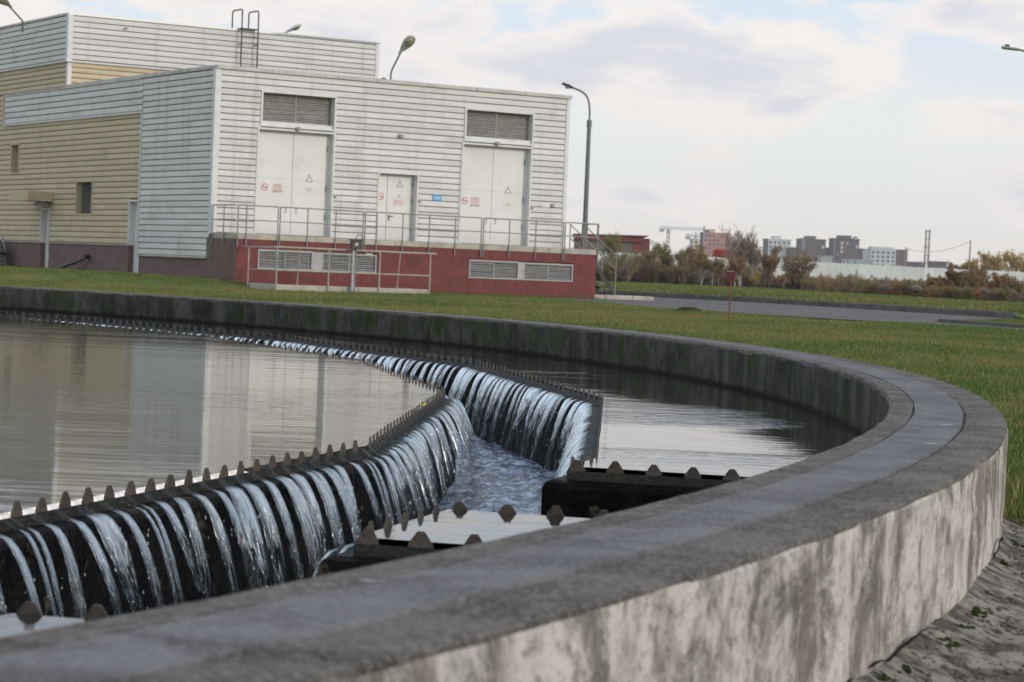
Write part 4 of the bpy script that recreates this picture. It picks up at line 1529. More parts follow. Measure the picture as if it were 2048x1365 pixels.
# ------------------------------------------------------------------ signs and fittings on the front
YD = DOOR_D - 0.002
no_smoking(1.80, 3.15, YD, 'round red no smoking sign on the double door nearer the ladder')
no_smoking(5.90, 3.07, YD, 'round red no smoking sign on the small service door')
no_smoking(9.03, 3.09, YD, 'round red no smoking sign on the double door beside the stair end')
triangle(3.34, 3.50, YD + 0.003, 'lightning warning triangle on the double door nearer the ladder')
triangle(6.59, 3.50, YD, 'lightning warning triangle on the small service door')
triangle(10.67, 3.52, YD + 0.003, 'lightning warning triangle on the double door beside the stair end')


def notice(u0, u1, z0, z1, y, label, lines, pink=False, red=None, stain=False):
    um, zm = (u0 + u1) / 2, (z0 + z1) / 2
    t = bw_thing('paper_notice', label, 'notice', um, y, zm, 'paper notices on the doors')
    w, h = u1 - u0, z1 - z0
    plate(t, 'sheet', -w / 2, w / 2, -h / 2, h / 2, 0, M['paper_pink'] if pink else M['paper'], 0.003)
    if red:
        text_mesh(red, h * 0.34, M['sign_red'], 'lettering', t, (0, -0.005, -h * 0.08), w * 0.72)
    for (zz, ww, tt) in lines:
        plate(t, 'print_line', -w * ww / 2, w * ww / 2, h * zz, h * zz + tt, -0.0035, M['ink_grey'], 0.001)
    if stain:
        for k in range(7):
            xx = -w / 2 + w * (k + 0.5) / 7
            plate(t, 'glue_mark', xx - 0.014, xx + 0.012, -h / 2 - rnd.uniform(0.02, 0.06), -h / 2 + 0.03, -0.0036, M['ink_brown'], 0.001)


notice(2.07, 2.42, 3.05, 3.27, YD, 'torn pinkish notice on the double door nearer the ladder', [(0.22, 0.8, 0.018), (0.36, 0.7, 0.014)], True, 'В3 П-IIа', True)
notice(9.24, 9.60, 2.95, 3.22, YD, 'torn pinkish notice on the double door beside the stair end', [(0.24, 0.8, 0.018), (0.38, 0.7, 0.014)], True, 'В1 П-IIа', True)
notice(6.36, 6.74, 2.80, 3.00, YD, 'torn pinkish notice on the small service door', [(0.3, 0.7, 0.016)], True, 'В2 П-I', False)
notice(3.19, 3.49, 3.03, 3.24, YD + 0.003, 'small white printed notice on the double door nearer the ladder', [(0.12, 0.6, 0.02), (-0.1, 0.9, 0.012), (-0.3, 0.3, 0.012)])
notice(10.53, 10.86, 2.94, 3.15, YD + 0.003, 'small white printed notice on the double door beside the stair end', [(0.12, 0.5, 0.02), (-0.1, 0.8, 0.012), (-0.3, 0.3, 0.012)])
notice(6.46, 6.68, 3.02, 3.18, YD, 'small white printed notice above the torn one on the small service door', [(0.2, 0.5, 0.016), (-0.06, 0.8, 0.012), (-0.3, 0.8, 0.012)])
notice(5.80, 6.02, 2.80, 2.91, YD, 'tiny cream notice under the no smoking sign on the service door', [(0.1, 0.7, 0.01)])
t = bw_thing('blue_sign', 'small bright blue plate with white lines beside the small service door', 'sign', 7.84, -0.04, 3.12)
MB().bbox(-0.165, 0.165, -0.012, 0.0, -0.095, 0.095, 0.004).build('plate', M['sign_blue'], t)
for zz, ww in ((0.012, 0.26), (-0.03, 0.2)):
    plate(t, 'white_line', -ww / 2, ww / 2, zz, zz + 0.014, -0.0125, M['sign_white'], 0.001)
t = bw_thing('name_plate', 'narrow white plate on the cladding next to the stair end', 'sign', 12.02, -0.04, 3.06)
MB().bbox(-0.15, 0.15, -0.012, 0.0, -0.045, 0.045, 0.004).build('plate', M['sign_white'], t)
plate(t, 'print_line', -0.1, 0.1, -0.005, 0.008, -0.0125, M['ink_grey'], 0.001)


def wall_lamp(u, z, label, k=1.0, y=-0.036):
    t = bw_thing('wall_lamp', label, 'lamp', u, y, z, 'small round lamps on the front wall')
    MB().tube([(0, 0, 0), (0, -0.05 * k, 0)], [0.075 * k, 0.07 * k], 12).build('base', M['lamp_grey'], t)
    MB().blob((0, -0.06 * k, 0), (0.095 * k, 0.075 * k, 0.06 * k), 12, 8).build('dome', M['louvre'], t, smooth=True)
    MB().tube([(-0.1 * k, -0.05 * k, 0.035 * k), (0, -0.14 * k, 0.05 * k), (0.1 * k, -0.05 * k, 0.035 * k)], 0.008 * k, 5).build('guard', M['rusty'], t)


wall_lamp(2.74, 5.01, 'small round lamp between louvre and double door nearer the ladder')
wall_lamp(6.40, 5.02, 'small round lamp on the cladding above the small service door')
wall_lamp(10.01, 5.01, 'small round lamp between louvre and double door beside the stair end')
wall_lamp(12.26, 3.08, 'small round lamp right of the narrow white plate', 0.85)
for u_, lab in ((4.15, 'small alarm button right of the double door nearer the ladder'), (7.21, 'small alarm button right of the small service door'), (11.49, 'small alarm button right of the double door beside the stair end')):
    t = bw_thing('alarm_button', lab, 'button', u_, -0.03, 2.98, 'alarm buttons on the front wall')
    MB().bbox(-0.045, 0.045, -0.03, 0.0, -0.05, 0.05, 0.006).build('housing', M['lamp_grey'], t)
    MB().blob((0, -0.035, 0), (0.032, 0.025, 0.032), 10, 6).build('cap', M['louvre'], t, smooth=True)

# ------------------------------------------------------------------ railing of the platform
rail = empty('platform_railing', bw(0, 0, 0), YAW, label='galvanised tube railing along the red plinth platform', category='railing')
RZ, MZ, YR = 2.50, 2.06, PV - 0.055
secs = [(0.0, 1.33), (1.40, 4.24), (4.31, 8.50), (8.58, 11.60), (11.68, 12.98)]
mids = {0: [0.28], 1: [2.33, 3.29], 2: [4.72, 5.64, 6.59, 7.54], 3: [9.55, 10.55], 4: []}
for i, (x0, x1) in enumerate(secs):
    for zz, rr_ in ((RZ, 0.021), (MZ, 0.017)):
        MB().tube([(x0, YR, zz), (x1, YR, zz)], rr_, 8).build('rail', M['galv'], rail)
    for xx in [x0, x1] + mids[i]:
        MB().tube([(xx, YR, 1.26), (xx, YR, RZ)], 0.021, 8).build('post', M['galv'], rail)
for zz, rr_ in ((RZ, 0.021), (MZ, 0.017)):
    MB().tube([(-0.06, YR, zz), (-0.06, -0.1, zz)], rr_, 8).build('rail', M['galv'], rail)
for yy in (-0.95, -0.12):
    MB().tube([(-0.06, yy, 1.30), (-0.06, yy, RZ)], 0.021, 8).build('post', M['galv'], rail)
MB().tube([(12.985, YR + 0.06, 1.3), (12.985, YR + 0.06, RZ)], 0.021, 8).build('post', M['galv'], rail)
for zz, rr_ in ((RZ, 0.021), (MZ, 0.017)):
    MB().tube([(12.99, YR + 0.06, zz), (12.99, -0.95, zz)], rr_, 8).build('rail', M['galv'], rail)

# steel stair at the end of the platform
st = empty('steel_stair', bw(0, 0, 0), YAW, label='steep steel stair with tube handrails at the end of the platform', category='stair')
sx0, sx1, sy0, sy1 = 12.98, 14.28, -0.95, -0.12
for yy in (sy0, sy1):
    MB().prism([(sx0, 1.62), (sx0 + 0.16, 1.62), (sx1 + 0.16, 0.17), (sx1, 0.17)], lambda a, z, t, yy=yy: (a, yy + t, z), -0.012, 0.012).build('stringer', M['black'], st)
    for o_ in (0.0, -0.45):
        MB().tube([(sx0 - 0.02, yy, RZ + o_), (sx1 + 0.05, yy, RZ - 1.02 + o_)], 0.02, 8).build('handrail', M['galv'], st)
    MB().tube([(sx1 + 0.05, yy, 0.17), (sx1 + 0.05, yy, RZ - 1.0)], 0.021, 8).build('post', M['galv'], st)
    MB().tube([(sx0, yy, 1.3), (sx0, yy, RZ)], 0.021, 8).build('post', M['galv'], st)
for k in range(7):
    zz = 1.44 - k * 0.205
    xx = sx0 + (1.62 - zz) / 1.45 * (sx1 - sx0)
    MB().box(xx - 0.02, xx + 0.22, sy0 + 0.013, sy1 - 0.013, zz, zz + 0.03).build('step', M['black'], st)
# pale landing of kerb blocks at the stair foot
lan = empty('stair_landing', bw(0, 0, 0), YAW, label='pale concrete blocks forming the landing at the foot of the stair', category='landing')
for k, (x0, x1) in enumerate(((12.97, 13.75), (13.76, 14.85), (14.86, 15.75))):
    MB().bbox(x0, x1, -1.25, 0.2, -0.05, 0.165, 0.03).build('block', M['slab'], lan)

# pit kerb and railing on the lawn in front of the platform
pit = empty('pit_kerb', bw(0, 0, 0), YAW, label='low concrete kerb of the railed pit on the lawn', category='kerb')
for x0, x1 in zip((0.16, 1.86, 2.9, 4.1), (1.855, 2.895, 4.095, 5.31)):
    MB().bbox(x0, x1, -4.29, -4.05, -0.12, 0.175, 0.015).build('block', M['slab'], pit)
for y0, y1 in ((-4.045, -2.46),):
    MB().bbox(0.16, 0.38, y0, y1, -0.12, 0.175, 0.015).build('block', M['slab'], pit)
    MB().bbox(5.09, 5.31, y0, y1, -0.12, 0.175, 0.015).build('block', M['slab'], pit)
MB().box(0.385, 5.085, -4.045, -2.46, -0.1, 0.05).build('cover_slab', M['slab'], pit)
pr = empty('pit_railing', bw(0, 0, 0), YAW, label='cream tube railing round the pit in front of the red plinth', category='railing')
for x0, x1, yy, zz, rr_ in ((0.05, 5.50, -4.32, 1.27, 0.026), (0.16, 5.30, -4.32, 0.595, 0.021)):
    MB().tube([(x0, yy, zz), (x1, yy, zz)], rr_, 8).build('rail', M['rail_paint'], pr)
for xx in (0.16, 1.86, 3.56, 5.29):
    MB().tube([(xx, -4.32, -0.1), (xx, -4.32, 1.27)], 0.026, 8).build('post', M['rail_paint'], pr)
for xx in (0.92, 2.75, 4.26):
    MB().tube([(xx, -4.15, 0.14), (xx, -4.30, 1.25)], 0.018, 8).build('post', M['rail_paint'], pr)
MB().tube([(0.16, -4.32, 1.25), (0.16, -1.95, 1.25)], 0.024, 8).build('rail', M['rail_paint'], pr)
MB().tube([(0.16, -4.32, 0.59), (0.16, -2.36, 0.59)], 0.02, 8).build('rail', M['rail_paint'], pr)
MB().tube([(0.16, -2.36, -0.05), (0.16, -2.36, 1.25)], 0.024, 8).build('post', M['rail_paint'], pr)
cb = empty('control_post', bw(2.63, -4.40, 0), YAW, label='steel channel post with a small dark control box at the pit railing', category='control box')
q = MB(); q.box(-0.06, 0.06, -0.012, 0.0, -0.1, 1.32); q.box(-0.062, -0.05, -0.05, -0.013, -0.1, 1.32); q.box(0.05, 0.062, -0.05, -0.013, -0.1, 1.32)
q.build('channel', M['lamp_grey'], cb)
MB().bbox(-0.17, 0.17, -0.16, -0.055, 1.30, 1.56, 0.02).build('box', M['black'], cb)
plate(cb, 'badge', -0.05, 0.05, 1.40, 1.50, -0.161, M['lamp_grey'], 0.003)
MB().box(-0.2, 0.2, -0.2, -0.03, 1.565, 1.60).build('rain_hood', M['black'], cb)
MB().tube([(0.0, -0.05, 1.6), (0.08, -0.03, 1.72), (0.25, 0.0, 1.74), (0.38, 0.2, 1.62), (0.40, 0.5, 1.45)], 0.012, 6).build('cable', M['black'], cb)

# ------------------------------------------------------------------ roof fittings
lad = empty('roof_ladder', bw(6.84, V2 - 0.3, 6.5), YAW, label='dark steel ladder with looped handrails at the upper roof', category='ladder')
for sx in (-0.33, 0.33):
    q = MB()
    loop = [(sx, 0, 0.0), (sx, 0, 3.45)]
    for k in range(7):
        a_ = math.pi / 2 * k / 6
        loop.append((sx - 0.0, 0.12 - 0.12 * math.cos(a_), 3.45 + 0.12 * math.sin(a_)))
    loop += [(sx, 0.75, 3.57)]
    for k in range(1, 7):
        a_ = math.pi / 2 * k / 6
        loop.append((sx, 0.75 + 0.12 * math.sin(a_), 3.45 + 0.12 * math.cos(a_)))
    loop += [(sx, 0.87, 2.72)]
    q.tube(loop, 0.028, 8)
    q.build('side_rail', M['rusty'], lad)
    MB().tube([(sx, 0.0, 2.30), (sx, 0.26, 2.30)], 0.02, 6).build('bracket', M['rusty'], lad)
for k in range(11):
    MB().tube([(-0.33, 0, 0.15 + k * 0.27), (0.33, 0, 0.15 + k * 0.27)], 0.010, 6).build('rung', M['rusty'], lad)
MB().box(-0.33, 0.33, 0.03, 0.84, 2.86, 2.89).build('landing_plate', M['rusty'], lad)


def cobra_lamp(name, label, pole_pts, head_base, head_dir, L, w, pole_r, shell, group, down=(0, 0, -1), bulge=1.0):
    """street lantern: bent tube and tapered shell with a glass belly"""
    root = empty(name, pole_pts[0], 0, label=label, category='lamp', group=group)
    o = Vector(pole_pts[0])
    MB().tube([Vector(p) - o for p in pole_pts], pole_r, 10).build('pole', M['rusty'] if group and 'roof' in group else M['pole'], root)
    hb_, d = Vector(head_base) - o, Vector(head_dir).normalized()
    dn = (Vector(down) - d * Vector(down).dot(d)).normalized()
    sd_ = d.cross(dn).normalized()
    q = MB()
    rings_ = []
    nn = 14
    prof_ = [(0.0, 0.30, 0.35), (0.04, 0.42, 0.45), (0.25, 0.72, 0.62), (0.5, 0.98, 0.8), (0.75, 0.98, 0.8), (0.92, 0.72, 0.55), (1.0, 0.25, 0.2)]
    for tt, kw, kh in prof_:
        c = hb_ + d * (L * tt)
        rings_.append([c + sd_ * (math.cos(2 * math.pi * k / nn) * w / 2 * kw) + dn * (math.sin(2 * math.pi * k / nn) * w * 0.30 * kh * (0.55 if math.sin(2 * math.pi * k / nn) > 0 else 1.0)) for k in range(nn)])
    vs = [p for r_ in rings_ for p in r_]
    fs = [(i * nn + k, i * nn + (k + 1) % nn, (i + 1) * nn + (k + 1) % nn, (i + 1) * nn + k) for i in range(len(prof_) - 1) for k in range(nn)]
    fs += [tuple(range(nn - 1, -1, -1)), tuple((len(prof_) - 1) * nn + k for k in range(nn))]
    q.add(vs, fs)
    fixn(q.build('shell', shell, root, smooth=True))
    g = MB()
    g.blob((0, 0, 0), 1.0, 12, 8)
    c = hb_ + d * (L * 0.64) + dn * (w * 0.08)
    g.v = [tuple(c + d * (p[0] * L * 0.27) + sd_ * (p[1] * w * 0.38) + dn * (p[2] * w * 0.22 * bulge)) for p in g.v]
    fixn(g.build('glass', M['lamp_glass'], root, smooth=True))
    MB().tube([hb_ - d * 0.12, hb_ + d * 0.06], pole_r * 1.7 if not isinstance(pole_r, list) else pole_r[-1] * 1.7, 8).build('socket', shell, root)
    return root


def bl(u, v, z):
    return bw(u, v, z)


# lamp standing on the parapet of the low roof
tow = -V * 0.62 + U * 0.28
cobra_lamp('roof_lamp', 'tilted lantern on a bent dark tube rising from the low roof edge', [bl(6.23, 0.45, 6.62), bl(6.23, 0.45, 7.05), bl(6.27, 0.44, 7.2), bl(6.53, 0.36, 7.78)], bl(6.53, 0.36, 7.80), U * 0.42 - V * 0.50 + Vector((0, 0, 0.75)), 0.62, 0.40, 0.028, M['lamp_grey'], 'lamps on the roofs', -V * 0.9 + Vector((0, 0, -0.5)), 1.0)
cobra_lamp('roof_lamp', 'pale lantern peeping over the upper roof edge beyond the ladder', [bl(8.55, V2 + 0.5, 9.2), bl(8.60, V2 + 0.5, 9.35), bl(8.72, V2 + 0.45, 9.50)], bl(8.70, V2 + 0.45, 9.48), U * 0.9 - V * 0.3 + Vector((0, 0, 0.55)), 0.62, 0.36, 0.028, M['white_trim'], 'lamps on the roofs', -V * 0.4 + U * 0.4 + Vector((0, 0, -0.8)))
q0 = at_depth(45, 42, 82.0)
cobra_lamp('roof_lamp', 'pale lantern on a slanting tube above the yellow hall side', [q0 + Vector((0.02, 0, -0.4)), q0, at_depth(15, 9, 81.5)], at_depth(18, 11, 81.6), at_depth(-10, -8, 81) - at_depth(18, 11, 81.6), 0.62, 0.36, 0.03, M['lamp_grey'], 'lamps on the roofs', (0.3, -0.4, -0.8))
# two little roof bits
vent = empty('roof_vent', bw(6.05, 0.6, 6.72), YAW, label='tiny dark vent cap on the low roof beside the lamp', category='vent')
MB().tube([(0, 0, -0.1), (0, 0, 0.12)], 0.04, 8).build('pipe', M['rusty'], vent)
MB().blob((0, 0, 0.14), (0.09, 0.09, 0.05), 10, 5).build('cap', M['rusty'], vent)
# drain spouts and stains of the upper band
for u_ in (2.0,):
    sp = bw_thing('drain_spout', 'little drain spout poking from the upper white band', 'spout', u_, V2 - 0.09, 8.98)
    MB().tube([(0, 0, 0), (0.06, -0.12, 0.0), (0.07, -0.16, -0.05)], 0.03, 8).build('pipe', M['louvre'], sp)
# side wall fittings
pipe = bw_thing('leaning_pipe', 'black pipe leaning from the brown plinth to the ground', 'pipe', -0.03, 10.3, 0.25)
MB().tube([(0, 0, 0.48), (-0.12, 0.02, 0.48), (-0.20, 0.2, 0.36), (-0.50, 2.0, -0.02)], 0.055, 10).build('tube', M['black'], pipe)
MB().bbox(-0.2, -0.02, -0.1, 0.1, 0.40, 0.56, 0.01).build('bracket', M['black'], pipe)
rack = bw_thing('folded_rack', 'dark folded metal rack leaning on the brown plinth', 'rack', -0.2, 18.4, 0.25)
for k in range(6):
    MB().box(-0.05 - 0.06 * k, -0.01 - 0.06 * k, -0.2, 2.6, 0.05 + 0.16 * k, 0.16 + 0.16 * k).build('slat', M['black'], rack)
for yy in (-0.1, 1.6):
    MB().tube([(0.02, yy, 0.0), (-0.05, yy + 0.55, 1.15)], 0.04, 6).build('strut', M['lamp_grey'], rack)
MB().box(-0.6, -0.05, -0.5, 0.2, 0.42, 0.52).build('seat', M['black'], rack)
# narrow paved strip along the hall
mp = MB()
c4 = [bw(-1.5, 27, 0.27), bw(-1.1, 0.2, 0.262), bw(0.02, 0.2, 0.262), bw(0.02, 27, 0.27)]
mp.add(c4, [(0, 1, 2, 3)])
mp.build('side_path', M['asphalt'], None, kind='structure')

# ------------------------------------------------------------------ yard, kerbs, verge
def poly_mesh(name, pts, z, material, **tg):
    q = MB()
    q.add([(x, y, z) for x, y in pts], [tuple(range(len(pts)))])
    o = q.build(name, material, None, **tg)
    import bmesh
    bm = bmesh.new(); bm.from_mesh(o.data)
    bmesh.ops.triangulate(bm, faces=bm.faces)
    for f in bm.faces:
        if f.normal.z < 0:
            f.normal_flip()
    bm.to_mesh(o.data); bm.free()
    return o


yard = ROAD_NEAR + [(10.35, 55.9), (10.6, 57.0), (12.6, 62.5), (14.9, 68.6)] + ROAD_FAR[::-1][1:] + [(-3, 92)]
poly_mesh('yard_asphalt', yard, 0.035, M['asphalt'], kind='structure')
lane = SIDE_NEAR + [(14.2, 46.0), (11.7, 51.6), (10.7, 54.9), (10.35, 55.9)]
poly_mesh('lane_asphalt', lane, 0.03, M['asphalt'], kind='structure')


def kerb_line(root_name, label, pts, h, w, stone=1.0, side=1, z=0.0):
    root = empty(root_name, (0, 0, 0), label=label, category='kerb')
    pv = [Vector((x, y, 0)) for x, y in pts]
    # resample
    out = [pv[0]]
    for a_, b_ in zip(pv[:-1], pv[1:]):
        n_ = max(1, round((b_ - a_).length / stone))
        for k in range(1, n_ + 1):
            out.append(a_.lerp(b_, k / n_))
    for i, (a_, b_) in enumerate(zip(out[:-1], out[1:])):
        d = (b_ - a_).normalized()
        nn_ = Vector((-d.y, d.x, 0)) * side
        g = 0.006
        a2, b2 = a_ + d * g, b_ - d * g
        hh = h + rnd.uniform(-0.006, 0.006)
        q = MB()
        ch_ = 0.02
        q.add([tuple(p) for p in (a2 + Vector((0, 0, z - 0.05)), b2 + Vector((0, 0, z - 0.05)), b2 + nn_ * w + Vector((0, 0, z - 0.05)), a2 + nn_ * w + Vector((0, 0, z - 0.05)),
                                  a2 + Vector((0, 0, hh - ch_)), b2 + Vector((0, 0, hh - ch_)), a2 + nn_ * ch_ + Vector((0, 0, hh)), b2 + nn_ * ch_ + Vector((0, 0, hh)),
                                  b2 + nn_ * w + Vector((0, 0, hh)), a2 + nn_ * w + Vector((0, 0, hh)))],
              [(0, 1, 5, 4), (4, 5, 7, 6), (6, 7, 8, 9), (9, 8, 2, 3), (0, 4, 6, 9, 3), (1, 2, 8, 7, 5)])
        fixn(q.build('kerb_stone', M['kerb'], root))
    return root


far_line = ROAD_FAR
kerb_line('far_kerb', 'high grey kerb of stones along the far side of the yard', far_line, 0.225, 0.16, 1.0, 1)
kerb_line('lane_kerb', 'low grey kerb round the tip of the grass island', [(11.6, 59.7), (10.75, 57.2), (10.5, 56.1), (10.8, 55.0), (11.8, 51.7), (14.3, 46.2)], 0.11, 0.14, 1.0, -1)
# raised verge beyond the kerb
VZ = 0.17
verge = [(x + 0.15, y + 0.1) for x, y in far_line] + [(22, 66), (60, 62), (110, 120), (110, 290), (-60, 290), (-60, 110), (-20, 100)]
poly_mesh('verge', verge, VZ, M['ground'], kind='structure')
mp = MB()
isl = [(14.9, 68.6), (22, 66), (60, 62)]
isl2 = [(15.0, 66.8), (22, 63), (60, 58)]
mp.add([(x, y, VZ) for x, y in isl] + [(x, y, 0.0) for x, y in isl2], [(0, 3, 4, 1), (1, 4, 5, 2)])
mp.build('verge_slope', M['ground'], None, kind='structure')

# ------------------------------------------------------------------ red marker sign on the lawn
sg = empty('marker_sign', (4.62, 49.2, 0.0), R(-4), label='small dark red square sign on a thin red post in the lawn', category='sign')
MB().tube([(0, 0, -0.1), (0, 0, 0.86)], 0.016, 8).build('post', M['post_red'], sg)
MB().bbox(-0.095, 0.095, -0.012, 0.0, 0.82, 1.03, 0.006).build('plate', M['sign_dred'], sg)
MB().box(-0.095, 0.06, -0.02, 0.02, 1.031, 1.045).build('top_edge', M['lamp_grey'], sg)
text_mesh('ПГ-4', 0.07, M['post_red'], 'lettering', sg, (0, -0.0135, 0.965), 0.15)
text_mesh('К 15', 0.06, M['post_red'], 'lettering', sg, (0, -0.0135, 0.885), 0.13)
# soil heap by the yard edge
hp = MB(); hp.blob((0, 0, 0), (0.30, 0.2, 0.08), 14, 8)
hv = []
for p in hp.v:
    k = 1 + 0.25 * float(vnoise(p[0] * 3, p[1] * 3 + p[2], 91, 3))
    hv.append((p[0] * k, p[1] * k, p[2] * k))
hp.v = hv
hpo = hp.build('soil_heap', mat('dark_soil', (0.035, 0.028, 0.02), (0.06, 0.048, 0.032), 8, 0.95, 0.6, 20), None, smooth=True, label='low dark heap of soil on the lawn edge by the yard', category='soil heap')
hpo.location = (4.45, 57.8, 0.05)

# ------------------------------------------------------------------ street lamps
p0 = Vector((2.61, 88.0, 0.17))
root = empty('street_lamp', p0, label='tall grey street lamp with curved arm behind the stair', category='street lamp', group='street lamps')
pz = 6.66 - 0.17
tx = at_depth(1178.7, 242, 88) - p0
MB().tube([(0, 0, -0.1), (0, 0, 2.6), (0, 0, 2.62), (tx.x * 0.5, 0, 4.4), (tx.x, 0, tx.z)], [0.125, 0.115, 0.095, 0.085, 0.075], 12).build('pole', M['pole'], root)
MB().tube([(tx.x, 0, tx.z - 0.25), (tx.x, 0, tx.z + 0.02)], 0.095, 12).build('collar', M['pole'], root)
arm = [(tx.x, 0, tx.z)]
tip = at_depth(1143, 175, 88) - p0
for k in range(1, 11):
    q_ = k / 10
    # rise then curve over to the left
    b0_, b1_, b2_, b3_ = Vector((tx.x, 0, tx.z)), Vector((tx.x + 0.02, 0, tx.z + 0.95)), Vector((tx.x - 0.12, 0, tip.z - 0.18)), Vector((tip.x, 0, tip.z))
    arm.append((1 - q_) ** 3 * b0_ + 3 * (1 - q_) ** 2 * q_ * b1_ + 3 * (1 - q_) * q_ ** 2 * b2_ + q_ ** 3 * b3_)
MB().tube(arm, 0.038, 8).build('arm', M['pole'], root)
tip2 = at_depth(1124, 167, 88) - p0
dd = (tip2 - tip).normalized()
q = MB(); q.tube([tip - dd * 0.05, tip + dd * 0.1, tip2], [0.05, 0.07, 0.045], 8)
q.build('lamp_head', M['black'], root)
MB().blob(tuple(tip + dd * 0.16 + Vector((0, 0, -0.07))), (0.10, 0.08, 0.05), 10, 6).build('glass', M['lamp_glass'], root, smooth=True)
hd = at_depth(2003, 95, 70); he = at_depth(2034, 99, 70); hf_ = at_depth(2075, 109, 70)
p1 = Vector((hf_.x + 0.75, 70, 0.0))
root = empty('street_lamp', p1, label='slim street lamp whose flat pale head reaches in over the grass island', category='street lamp', group='street lamps')
MB().tube([(0, 0, -0.1), (0, 0, 7.0), (-0.08, 0, 7.5), (-0.35, 0, 7.85), tuple(hf_ - p1), tuple(he - p1)], [0.11, 0.07, 0.05, 0.04, 0.035, 0.03], 10).build('pole', M['pole'], root)
dd = (hd - he).normalized()
q = MB(); q.tube([he - p1 - dd * 0.1, he - p1, hd - p1 - dd * 0.06, hd - p1], [0.035, 0.05, 0.055, 0.03], 8)
q.v = [(x, y * 2.2, z) for x, y, z in q.v]
q.build('lamp_head', M['lamp_grey'], root)
cc_ = hd - p1 - dd * 0.17 + Vector((0, 0, 0.075))
MB().bbox(cc_.x - 0.06, cc_.x + 0.06, cc_.y - 0.06, cc_.y + 0.06, cc_.z - 0.03, cc_.z + 0.03, 0.01).build('sensor', M['black'], root)

# ------------------------------------------------------------------ vegetation helpers
def in_poly(x, y, poly):
    c = np.zeros(len(x), bool)
    n = len(poly)
    j = n - 1
    for i in range(n):
        xi, yi = poly[i]
        xj, yj = poly[j]
        m_ = ((yi > y) != (yj > y)) & (x < (xj - xi) * (y - yi) / (yj - yi + 1e-12) + xi)
        c ^= m_
        j = i
    return c


proto_col = bpy.data.collections.new('grass_tufts')


def tuft(name, nb, rad, h0, h1, wid, seed):
    g = random.Random(seed)
    vs, fs = [], []
    for _ in range(nb):
        a_, r_ = g.uniform(0, 6.283), rad * math.sqrt(g.random())
        x, y = r_ * math.cos(a_), r_ * math.sin(a_)
        h = g.uniform(h0, h1)
        t = g.uniform(0, 6.283)
        lx, ly = math.cos(t) * h * g.uniform(0.1, 0.6), math.sin(t) * h * g.uniform(0.1, 0.6)
        t2 = g.uniform(0, 6.283)
        wx, wy = math.cos(t2) * wid / 2, math.sin(t2) * wid / 2
        o = len(vs)
        vs += [(x - wx, y - wy, -0.01), (x + wx, y + wy, -0.01), (x + lx * 0.4 + wx * 0.8, y + ly * 0.4 + wy * 0.8, h * 0.6), (x + lx * 0.4 - wx * 0.8, y + ly * 0.4 - wy * 0.8, h * 0.6), (x + lx, y + ly, h)]
        fs += [(o, o + 1, o + 2, o + 3), (o + 3, o + 2, o + 4)]
    me = bpy.data.meshes.new(name)
    me.from_pydata(vs, [], fs)
    me.materials.append(M['grass'])
    return me


def instancer(name, pts, scales, meshes, colname, **tg):
    """one object whose points each carry one of a few small meshes (geometry nodes)"""
    c = bpy.data.collections.new(colname)
    for i, me in enumerate(meshes):
        c.objects.link(bpy.data.objects.new(me.name, me))
    me = bpy.data.meshes.new(name)
    me.from_pydata([tuple(map(float, p)) for p in pts], [], [])
    at_ = me.attributes.new('tuft_scale', 'FLOAT', 'POINT')
    at_.data.foreach_set('value', np.asarray(scales, np.float32))
    ob = link(name, me, None, **tg)
    ng = bpy.data.node_groups.new(name + '_nodes', 'GeometryNodeTree')
    ng.interface.new_socket('Geometry', in_out='INPUT', socket_type='NodeSocketGeometry')
    ng.interface.new_socket('Geometry', in_out='OUTPUT', socket_type='NodeSocketGeometry')
    nd = ng.nodes
    gi, go = nd.new('NodeGroupInput'), nd.new('NodeGroupOutput')
    ci = nd.new('GeometryNodeCollectionInfo')
    ci.inputs['Collection'].default_value = c
    ci.inputs['Separate Children'].default_value = True
    ci.inputs['Reset Children'].default_value = True
    m2p = nd.new('GeometryNodeMeshToPoints')
    iop = nd.new('GeometryNodeInstanceOnPoints')
    iop.inputs['Pick Instance'].default_value = True
    na_ = nd.new('GeometryNodeInputNamedAttribute')
    na_.data_type = 'FLOAT'
    na_.inputs['Name'].default_value = 'tuft_scale'
    rv = nd.new('FunctionNodeRandomValue')
    rv.data_type = 'FLOAT_VECTOR'
    rv.inputs[0].default_value = (0, 0, 0)
    rv.inputs[1].default_value = (0, 0, 6.283)
    L = ng.links
    L.new(gi.outputs[0], m2p.inputs['Mesh'])
    L.new(m2p.outputs[0], iop.inputs['Points'])
    L.new(ci.outputs[0], iop.inputs['Instance'])
    L.new(rv.outputs[0], iop.inputs['Rotation'])
    L.new(na_.outputs['Attribute'], iop.inputs['Scale'])
    L.new(iop.outputs[0], go.inputs[0])
    md = ob.modifiers.new('tufts', 'NODES')
    md.node_group = ng
    return ob


def lawn_points(n, d0, d1, a0, a1, power):
    t = npr.random(n)
    k = 1 - power
    d = (d0 ** k + t * (d1 ** k - d0 ** k)) ** (1 / k)
    a_ = np.radians(npr.uniform(a0, a1, n))
    return d * np.sin(a_), d * np.cos(a_)


bpoly = [tuple(bw(u_, v_)[:2]) for u_, v_ in ((-0.05, PV - 0.05), (12.96, PV - 0.05), (15.8, PV + 0.3), (15.8, 3), (13.0, 30), (-1.2, 30), (-1.2, 0.2), (-0.05, 0.2))]
pitpoly = [tuple(bw(u_, v_)[:2]) for u_, v_ in ((0.1, -4.3), (5.35, -4.3), (5.35, -2.4), (0.1, -2.4))]
